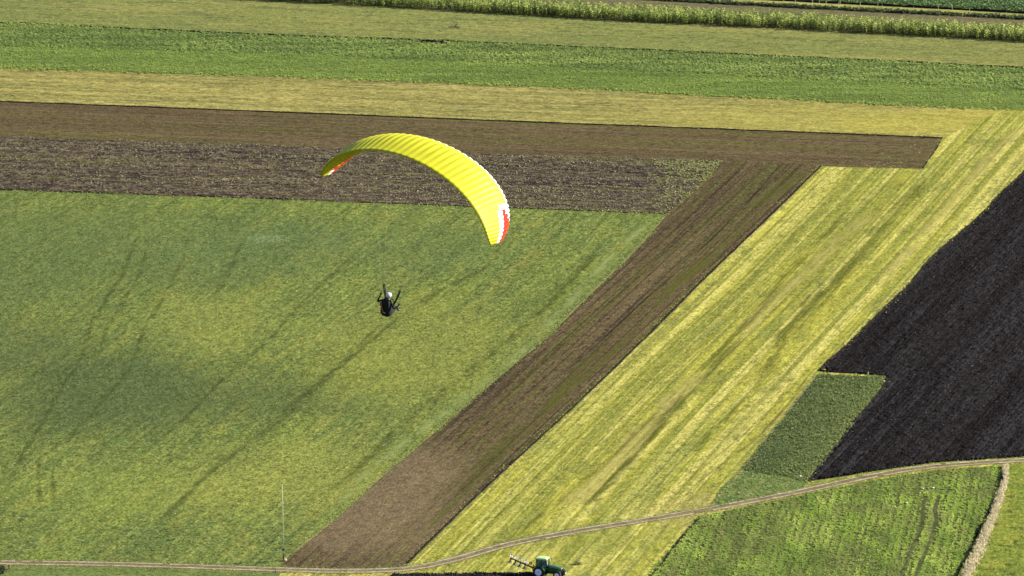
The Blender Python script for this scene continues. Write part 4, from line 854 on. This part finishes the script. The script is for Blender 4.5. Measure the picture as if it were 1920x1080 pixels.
for px, py, h, ln, lb in ((1469, 3, 1.0, 0, "leftmost pale dry stalk on the far edge of the yellow strip"), (1491, 12, 2.0, .9, "leaning dry stalk rising from the dark weeds, leftmost of the leaning ones"),
                          (1523, 9, 1.5, .1, "short dry stalk on the yellow strip just left of the paired stalks"), (1536, 10, 1.2, .1, "thick pale stalk on the yellow strip, fourth from the left"),
                          (1550, 10, 1.1, .2, "dull dry stalk beside the thick pale one on the yellow strip"), (1576, 9, 1.3, .1, "whitish stalk standing against the dark crop edge near the middle"),
                          (1571, 18, 1.9, .8, "leaning dark dry stalk in the weeds below the whitish stalk"), (1613, 13, 1.9, 0, "tall upright dry stalk crossing the dark crop edge"),
                          (1646, 12, 1.1, 0, "small pale stalk at the dark crop edge, left of a similar one"), (1654, 15, 1.2, 0, "small pale stalk at the dark crop edge, right of a similar one"),
                          (1713, 25, 1.6, .1, "dry stalk rising from the weeds above the right part of the maize"), (1760, 19, 1.5, .3, "bent pale stalk leaning over the yellow strip at right"),
                          (1786, 19, 1.3, .1, "pale stalk at the dark crop edge right of the bent one"), (1806, 28, 1.2, 0, "stubby pale stalk in the weeds left of the tall upright pair"),
                          (1818, 31, 2.0, 0, "tallest pale upright stalk at right in the weeds"), (1888, 34, 1.5, 0, "rightmost dry stalk near the top right corner")):
    stalk(px, py, h, ln, lb)
# pale stones at the corner of the black field and in the rows
m_stone = paint("pale_stone", (.5, .4, .34), .9, dirt=(.35, .27, .2), ds=6)
for px, py, sz, lb in ((1730, 916, .45, "pale pinkish stone in the bare spot of the crop rows, left one"), (1750, 915, .5, "pale pinkish stone in the bare spot of the crop rows, right one"),
                       (1725, 924, .3, "small whitish stone below the two larger stones in the crop rows"), (1700, 943, .4, "pale stone lower left of the bare spot in the crop rows"),
                       (1501, 893, .6, "pale stone heap at the lower tip of the black field")):
    st = MB(); bmesh.ops.create_icosphere(st.bm, subdivisions=2, radius=sz / 2)
    for v_ in st.bm.verts: v_.co *= 1 + .4 * (random.random() - .5); v_.co.z *= .55
    o = st.build("stone", m_stone); o.location = ground_at(px, py, .05 + sz * .18); tag(o, lb, "stone", group="pale stones at the field edges")

# ================================================================== paraglider
rg = 267.0; PIL = Vector((0, CY, H)) + ray(725, 592).normalized() * rg
BANK = R(12.5); HEAD = R(-33)
ROT = (0, BANK, HEAD)
m_lemon, t_ = new_mat("lemon_cloth")
tc = t_.nodes.new('ShaderNodeTexCoord'); nz_ = t_.nodes.new('ShaderNodeTexNoise'); nz_.inputs['Scale'].default_value = 1.3; nz_.inputs['Detail'].default_value = 3; t_.links.new(tc.outputs['Object'], nz_.inputs['Vector'])
c_ = mixc(t_, ramp01(t_, nz_.outputs['Fac'], .4, .7), (.44, .435, .014), (.40, .395, .014))
b_ = t_.nodes.new('ShaderNodeBsdfPrincipled'); t_.links.new(c_, b_.inputs['Base Color']); b_.inputs['Roughness'].default_value = .55; b_.inputs['Specular IOR Level'].default_value = .25
tr_ = t_.nodes.new('ShaderNodeBsdfTranslucent'); t_.links.new(c_, tr_.inputs[0]); mx_ = t_.nodes.new('ShaderNodeMixShader'); mx_.inputs[0].default_value = .28
o_ = t_.nodes.new('ShaderNodeOutputMaterial'); t_.links.new(b_.outputs[0], mx_.inputs[1]); t_.links.new(tr_.outputs[0], mx_.inputs[2]); t_.links.new(mx_.outputs[0], o_.inputs[0])
m_wcloth = paint("white_cloth", (.6, .59, .63), .5, dirt=(.6, .6, .63)); m_rcloth = paint("red_cloth", (.42, .022, .008), .8, spec=.1, dirt=(.36, .02, .008))
PG_ = empty("paraglider", PIL, ROT, label="lemon yellow paraglider canopy with white front edge and red tips, with its lines", cat="paraglider")
A_, B_, ZC, XO = 4.86, 3.0, 8.46, .66; NC = 46; SUB = 4
def arc(th):      # th -1..1
    a = th * R(84); return Vector((XO + A_ * math.sin(a), 0, ZC - B_ + B_ * math.cos(a))), Vector((A_ * math.cos(a), 0, -B_ * math.sin(a))).normalized()
def chord(th): return 2.78 * math.sqrt(max(0, 1 - (abs(th) * .985) ** 2.9)) + .06
_x = [0, .008, .03, .08, .16, .28, .42, .58, .74, .88, 1]; _z = [0, .018, .045, .078, .10, .112, .104, .082, .053, .025, .002]
prof_u = [(x, float(np.interp(x, _x, _z)) + (.0) ) for x in (0, .008, .03, .055, .08, .12, .16, .20, .24, .28, .32, .36, .42, .5, .58, .66, .74, .81, .88, .94, 1)]
prof_l = [(1, -.002), (.85, -.008), (.65, -.02), (.45, -.032), (.25, -.042), (.1, -.043), (.04, -.036), (.012, -.02)]
PR = prof_u + prof_l; NP = len(PR); NU = len(prof_u)
bmw = bmesh.new(); grid = []; nst = NC * SUB + 1
for i in range(nst):
    th = -1 + 2 * i / (nst - 1); th = math.sin(th * math.pi / 2 * .92) / math.sin(math.pi / 2 * .92) * .35 + th * .65
    P0, T = arc(th); Nn = Vector((-T.z, 0, T.x)); c = chord(th); sw = -.75 * abs(th) ** 3.5
    fr = (i % SUB) / SUB; bul = math.sin(math.pi * fr) ** .8 if fr else 0
    thick = 1 - .35 * abs(th) ** 4; col_ = []
    for j, (xc, zc) in enumerate(PR):
        env = math.sin(math.pi * min(1, .12 + xc)) if 0 < xc < 1 else .3
        bz = (.07 if j < NU else -.035) * bul * (.35 + .65 * env) * min(1, c / 1.4)
        yy_ = sw + c * (.42 - xc) + (.045 * bul if xc < .05 else (-.02 * bul if xc > .95 else 0))
        col_.append(bmw.verts.new(P0 + Nn * (zc * c * thick * 1.15 + bz) + Vector((0, yy_, 0))))
    grid.append(col_)
for i in range(nst - 1):
    th = -1 + 2 * (i + .5) / (nst - 1)
    cell = (i // SUB); thc = -1 + 2 * (cell + .5) / NC
    for j in range(NP):
        f = bmw.faces.new((grid[i][j], grid[i + 1][j], grid[i + 1][(j + 1) % NP], grid[i][(j + 1) % NP])); f.smooth = True
        xc = PR[j][0]; mi = 0
        at = abs(thc)
        if (j < NU - 1 and xc < .11) or j >= NP - 1: mi = 1
        if j < NU - 1:
            if at > .58 and .36 <= xc < .43 - max(0, .66 - at) * 1.0: mi = 1
            if at > .62 and xc < .36:
                mi = 2 if xc >= .36 * (1 - (at - .61) / .17) else 1
        else:
            if at > .60 and (xc < .08 + .55 * (at - .60) / .4 or j == NP - 1): mi = 2
            if at > .90 and .30 <= xc < .6: mi = 1
        f.material_index = mi
for col_ in (grid[0], grid[-1]):
    bmw.faces.new(col_)
bmesh.ops.recalc_face_normals(bmw, faces=bmw.faces); me = bpy.data.meshes.new("canopy"); bmw.to_mesh(me); bmw.free()
for m_ in (m_lemon, m_wcloth, m_rcloth): me.materials.append(m_)
can = bpy.data.objects.new("canopy", me); COL.objects.link(can); can.parent = PG_
m_line = paint("line_cord", (.25, .22, .1), .6)
for sx in (-1, 1):
    top = Vector((sx * .46, 0, 1.42))
    for k, th in enumerate((.1, .26, .42, .58, .74, .9)):
        P0, T = arc(sx * th); c = chord(th); Nn = Vector((-T.z, 0, T.x)); sw = -.75 * th ** 3.5
        for row, xc in ((0, .1), (1, .4), (2, .7)):
            ln_ = MB(); e0 = P0 - Nn * .03 * c + Vector((0, sw + c * (.42 - xc), 0)); mid = top.lerp(e0, .68)
            ln_.tube([top, mid], .0016, 3, cap=False)
            for dth in (-.06, 0, .06):
                P1, T1 = arc(sx * min(.99, max(.02, th + dth))); N1 = Vector((-T1.z, 0, T1.x)); c1 = chord(min(.99, th + dth))
                ln_.tube([mid, P1 - N1 * .035 * c1 + Vector((0, -.75 * max(0, th + dth) ** 3.5 + c1 * (.42 - xc), 0))], .001, 3, cap=False)
            ln_.build("suspension_line", m_line, PG_)
    # risers and brake handles
    rs = MB()
    for dy in (-.03, .03): rs.tube([(sx * .22, .08 + dy, .62), (sx * .36, .05 + dy * 1.5, 1.05), (sx * .46, dy * 2, 1.42)], .03, 5)
    rs.box((sx * .46, 0, 1.43), (.05, .14, .05), bev=.01); rs.box((sx * .22, .08, .62), (.05, .1, .09), bev=.01)
    rs.build("riser", m_blackp, PG_)
    hz = {-1: (-.52, -.02, .97), 1: (.50, .10, .76)}[sx]
    bh = MB(); bh.tube([(hz[0] - .05, hz[1], hz[2]), (hz[0] + .05, hz[1], hz[2])], .014, 6).tube([(hz[0] - .05, hz[1], hz[2]), (hz[0], hz[1], hz[2] + .14), (hz[0] + .05, hz[1], hz[2])], .008, 5)
    bh.tube([(hz[0], hz[1], hz[2] + .14), (sx * .47, -.05, 1.45), (sx * 1.0, -.4, 4.0)], .003, 4); bh.build("brake_handle", m_blackp, PG_)

# harness
HN = empty("harness", PIL, ROT, label="black paragliding seat harness with orange trim around the pilot", cat="harness")
def loft(secs, name, mat, parent, n=20):
    """secs: (centre, half width x, half depth, direction tilt) closed ellipses"""
    b2 = MB(); rings = []
    for (cx, cy, cz, rx, ry, tilt) in secs:
        ring = []
        for k in range(n):
            a = k / n * 6.2832; ca, sa = math.cos(a), math.sin(a); e_ = 2.6
            x_ = rx * math.copysign(abs(ca) ** (2 / e_), ca); y_ = ry * math.copysign(abs(sa) ** (2 / e_), sa)
            ring.append(b2.bm.verts.new((cx + x_, cy + y_ * math.cos(tilt), cz + y_ * math.sin(tilt))))
        rings.append(ring)
    for q, w in zip(rings[:-1], rings[1:]):
        for k in range(n): b2.bm.faces.new((q[k], q[(k + 1) % n], w[(k + 1) % n], w[k])).smooth = True
    b2.bm.faces.new(rings[0]); b2.bm.faces.new(rings[-1][::-1]); return b2.build(name, mat, parent)
m_harn = paint("harness_cloth", (.004, .0045, .007), .8, spec=.2, dirt=(.008, .008, .012), ds=6)
m_trim = paint("orange_trim", (.2, .06, .025), .6); m_ltrim = paint("pale_orange_trim", (.4, .2, .13), .5)
loft([(0, -.02, .02, .10, .10, 0), (0, -.04, .06, .21, .22, .1), (0, -.08, .2, .27, .27, .2), (0, -.16, .4, .27, .22, .25), (0, -.25, .62, .24, .17, .3), (0, -.3, .82, .2, .12, .3), (0, -.3, .92, .12, .07, .3)], "back_shell", m_harn, HN)
loft([(0, .42, .36, .17, .05, 1.5), (0, .3, .3, .23, .12, 1.4), (0, .1, .24, .25, .15, 1.4), (0, -.08, .22, .24, .15, 1.4)], "seat", m_harn, HN)
def onshell(x, z): return (x, -.08 - .42 * (z - .2) - .285 * math.sqrt(max(.05, 1 - (x / .29) ** 2)) * (1.0 if z < .35 else 1 - (z - .35) * .75), z)
MB().tube([onshell(-.2, .78), onshell(-.13, .62), onshell(-.07, .45), onshell(0, .30), onshell(.1, .24)], [.03, .032, .03, .03, .025], 6).build("trim_band", m_trim, HN)
MB().tube([onshell(-.26, .72), onshell(-.27, .6), onshell(-.25, .48)], [.03, .035, .02], 6).build("trim_band", m_trim, HN)
MB().tube([onshell(-.01, .29), onshell(.06, .255), onshell(.13, .25)], .03, 6).build("trim_label", m_ltrim, HN)
for sx in (-1, 1): MB().tube([(sx * .15, -.28, .85), (sx * .17, -.1, .95), (sx * .19, .06, .8), (sx * .22, .08, .62)], .022, 5).build("shoulder_strap", m_blackp, HN)

# pilot -------------------------------------------------------------
PE = empty("person", PIL, ROT, label="paraglider pilot in dark clothes and white helmet seated in the harness", cat="person")
J = {'pel': (0, .02, .25, .15), 'wst': (0, -.06, .42, .14), 'chs': (0, -.14, .64, .165), 'shc': (0, -.17, .80, .12), 'nek': (0, -.165, .88, .055), 'hd0': (0, -.15, .97, .085), 'hd1': (0, -.145, 1.06, .10), 'hd2': (0, -.15, 1.13, .075),
     'ls': (-.19, -.16, .78, .07), 'le': (-.56, -.14, .55, .052), 'lw': (-.53, -.04, .84, .034), 'lp': (-.522, -.025, .91, .038), 'lk': (-.52, -.012, .965, .034),
     'rs': (.19, -.16, .78, .07), 're': (.40, -.12, .50, .052), 'rw': (.48, .06, .66, .034), 'rp': (.492, .085, .71, .038), 'rk': (.50, .10, .755, .034),
     'lh': (-.1, .06, .26, .105), 'lkn': (-.14, .46, .42, .07), 'lan': (-.13, .72, .12, .045), 'lft': (-.13, .86, .12, .04),
     'rh': (.1, .06, .26, .105), 'rkn': (.14, .46, .42, .07), 'ran': (.12, .76, .16, .045), 'rft': (.12, .90, .18, .04)}
ED = [('pel', 'wst'), ('wst', 'chs'), ('chs', 'shc'), ('shc', 'nek'), ('nek', 'hd0'), ('hd0', 'hd1'), ('hd1', 'hd2'), ('shc', 'ls'), ('ls', 'le'), ('le', 'lw'), ('lw', 'lp'), ('lp', 'lk'), ('shc', 'rs'), ('rs', 're'), ('re', 'rw'), ('rw', 'rp'), ('rp', 'rk'),
      ('pel', 'lh'), ('lh', 'lkn'), ('lkn', 'lan'), ('lan', 'lft'), ('pel', 'rh'), ('rh', 'rkn'), ('rkn', 'ran'), ('ran', 'rft')]
def skin(verts, edges, radii, root=0, sub=2):
    me = bpy.data.meshes.new("skin_tmp"); me.from_pydata(verts, edges, []); o = bpy.data.objects.new("skin_tmp", me); COL.objects.link(o)
    md = o.modifiers.new("Skin", 'SKIN'); md.use_smooth_shade = True; sv_ = me.skin_vertices[0].data if me.skin_vertices else None
    if sv_ is None:
        bpy.context.view_layer.objects.active = o; me.skin_vertices  # created by the modifier below
    for i, r_ in enumerate(radii): me.skin_vertices[0].data[i].radius = (r_, r_); me.skin_vertices[0].data[i].use_root = (i == root)
    s2 = o.modifiers.new("Sub", 'SUBSURF'); s2.levels = sub; s2.render_levels = sub
    dg = bpy.context.evaluated_depsgraph_get(); ev = o.evaluated_get(dg); out = bpy.data.meshes.new_from_object(ev); bpy.data.objects.remove(o); return out
def skin_mesh(names, ed, jd, sub=2):
    ix = {n_: i for i, n_ in enumerate(names)}
    vv = [jd[n_][:3] for n_ in names]; me = bpy.data.meshes.new("s"); me.from_pydata(vv, [(ix[a], ix[b]) for a, b in ed], [])
    o = bpy.data.objects.new("s", me); COL.objects.link(o)
    bpy.context.view_layer.update()
    o.modifiers.new("Skin", 'SKIN')
    if not me.skin_vertices:
        bm2 = bmesh.new(); bm2.from_mesh(me); bm2.verts.layers.skin.verify(); bm2.to_mesh(me); bm2.free()
    d_ = me.skin_vertices[0].data
    for i, n_ in enumerate(names): d_[i].radius = (jd[n_][3],) * 2; d_[i].use_root = (i == 0)
    s2 = o.modifiers.new("Sub", 'SUBSURF'); s2.levels = sub; s2.render_levels = sub
    dg = bpy.context.evaluated_depsgraph_get(); out = bpy.data.meshes.new_from_object(o.evaluated_get(dg)); bpy.data.objects.remove(o); return out
m_jack = paint("dark_jacket", (.004, .004, .006), .9, spec=.2, dirt=(.008, .008, .011), ds=5); m_trou = paint("dark_trousers", (.004, .0045, .007), .9)
m_skin = paint("skin", (.25, .14, .1), .55, dirt=(.22, .12, .09)); m_glove = paint("dark_glove", (.015, .015, .017), .7); m_shoe = paint("shoe_leather", (.008, .008, .008), .6)
bodym = skin_mesh(list(J), ED, J)
fb = bmesh.new(); fb.from_mesh(bodym)
for f in fb.faces:
    c = f.calc_center_median(); f.smooth = True
    f.material_index = 2 if (c.z > .87 and abs(c.x) < .13) else (3 if ((c.x < -.4 and c.z > .82) or (c.x > .44 and c.y > .04)) else (4 if c.y > .7 and c.z < .3 else (1 if c.z < .36 or c.y > .12 and abs(c.x) < .3 else 0)))
# face: nose, brow, chin, ears on the head, looking forward (+y)
def blob(c, r_, mi, sc=(1, 1, 1)):
    q = bmesh.ops.create_icosphere(fb, subdivisions=2, radius=r_, matrix=Matrix.Translation(c) @ Matrix.Diagonal((*sc, 1)))
    for v_ in q['verts']:
        for f in v_.link_faces: f.material_index = mi; f.smooth = True
blob((0, -.045, 1.03), .018, 2, (.8, 1.3, 1.4)); blob((0, -.06, .955), .03, 2); blob((0, -.048, .985), .016, 2, (1.6, .5, .5))
for sx in (-1, 1): blob((sx * .095, -.15, 1.02), .022, 2, (.4, .8, 1.3)); blob((sx * .033, -.052, 1.055), .011, 3)
# fingers curled round the brake handles: five separate chains per hand
for sx, kn, hz in ((-1, J['lk'], (-.52, -.02, .97)), (1, J['rk'], (.50, .10, .76))):
    for q in range(4):
        x_ = hz[0] + (q - 1.5) * .022; L = (.9, 1.0, .96, .8)[q]
        ch_ = MB(); ch_.bm.free(); ch_.bm = fb
        ch_.tube([(x_, hz[1] - .035, hz[2] - .02), (x_, hz[1] - .03 * L, hz[2] + .022), (x_, hz[1] + .015, hz[2] + .03 * L), (x_, hz[1] + .034 * L, hz[2] + .004), (x_, hz[1] + .02, hz[2] - .02)], [.0095, .0095, .0088, .0082, .007], 6, mi=3)
    ch_ = MB(); ch_.bm.free(); ch_.bm = fb; tx = hz[0] - sx * .045
    ch_.tube([(tx * .99, hz[1] - .02, hz[2] - .05), (tx, hz[1] + .015, hz[2] - .025), (hz[0] - sx * .02, hz[1] + .04, hz[2] - .008)], [.012, .0105, .009], 6, mi=3)
bmesh.ops.recalc_face_normals(fb, faces=fb.faces); fb.to_mesh(bodym); fb.free(); bodym.name = "body"
for m_ in (m_jack, m_trou, m_skin, m_glove, m_shoe): bodym.materials.append(m_)
bo = bpy.data.objects.new("body", bodym); COL.objects.link(bo); bo.parent = PE
hm = MB(); bmesh.ops.create_uvsphere(hm.bm, u_segments=28, v_segments=16, radius=.138)
for v_ in list(hm.bm.verts):
    v_.co.y *= 1.12; v_.co.z *= .98
bmesh.ops.delete(hm.bm, geom=[v_ for v_ in hm.bm.verts if v_.co.z < -.085 or (v_.co.y > .03 and v_.co.z < -.01)], context='VERTS')
bmesh.ops.solidify(hm.bm, geom=hm.bm.faces[:], thickness=.012); ho = hm.build("helmet", paint("helmet_shell", (.42, .41, .5), .35, dirt=(.38, .37, .46)), PE, smooth=True); ho.location = (0, -.15, 1.075)
MB().tube([(-.11, -.15, 1.0), (0, -.06, .93), (.11, -.15, 1.0)], .008, 5).build("chin_strap", m_blackp, PE)
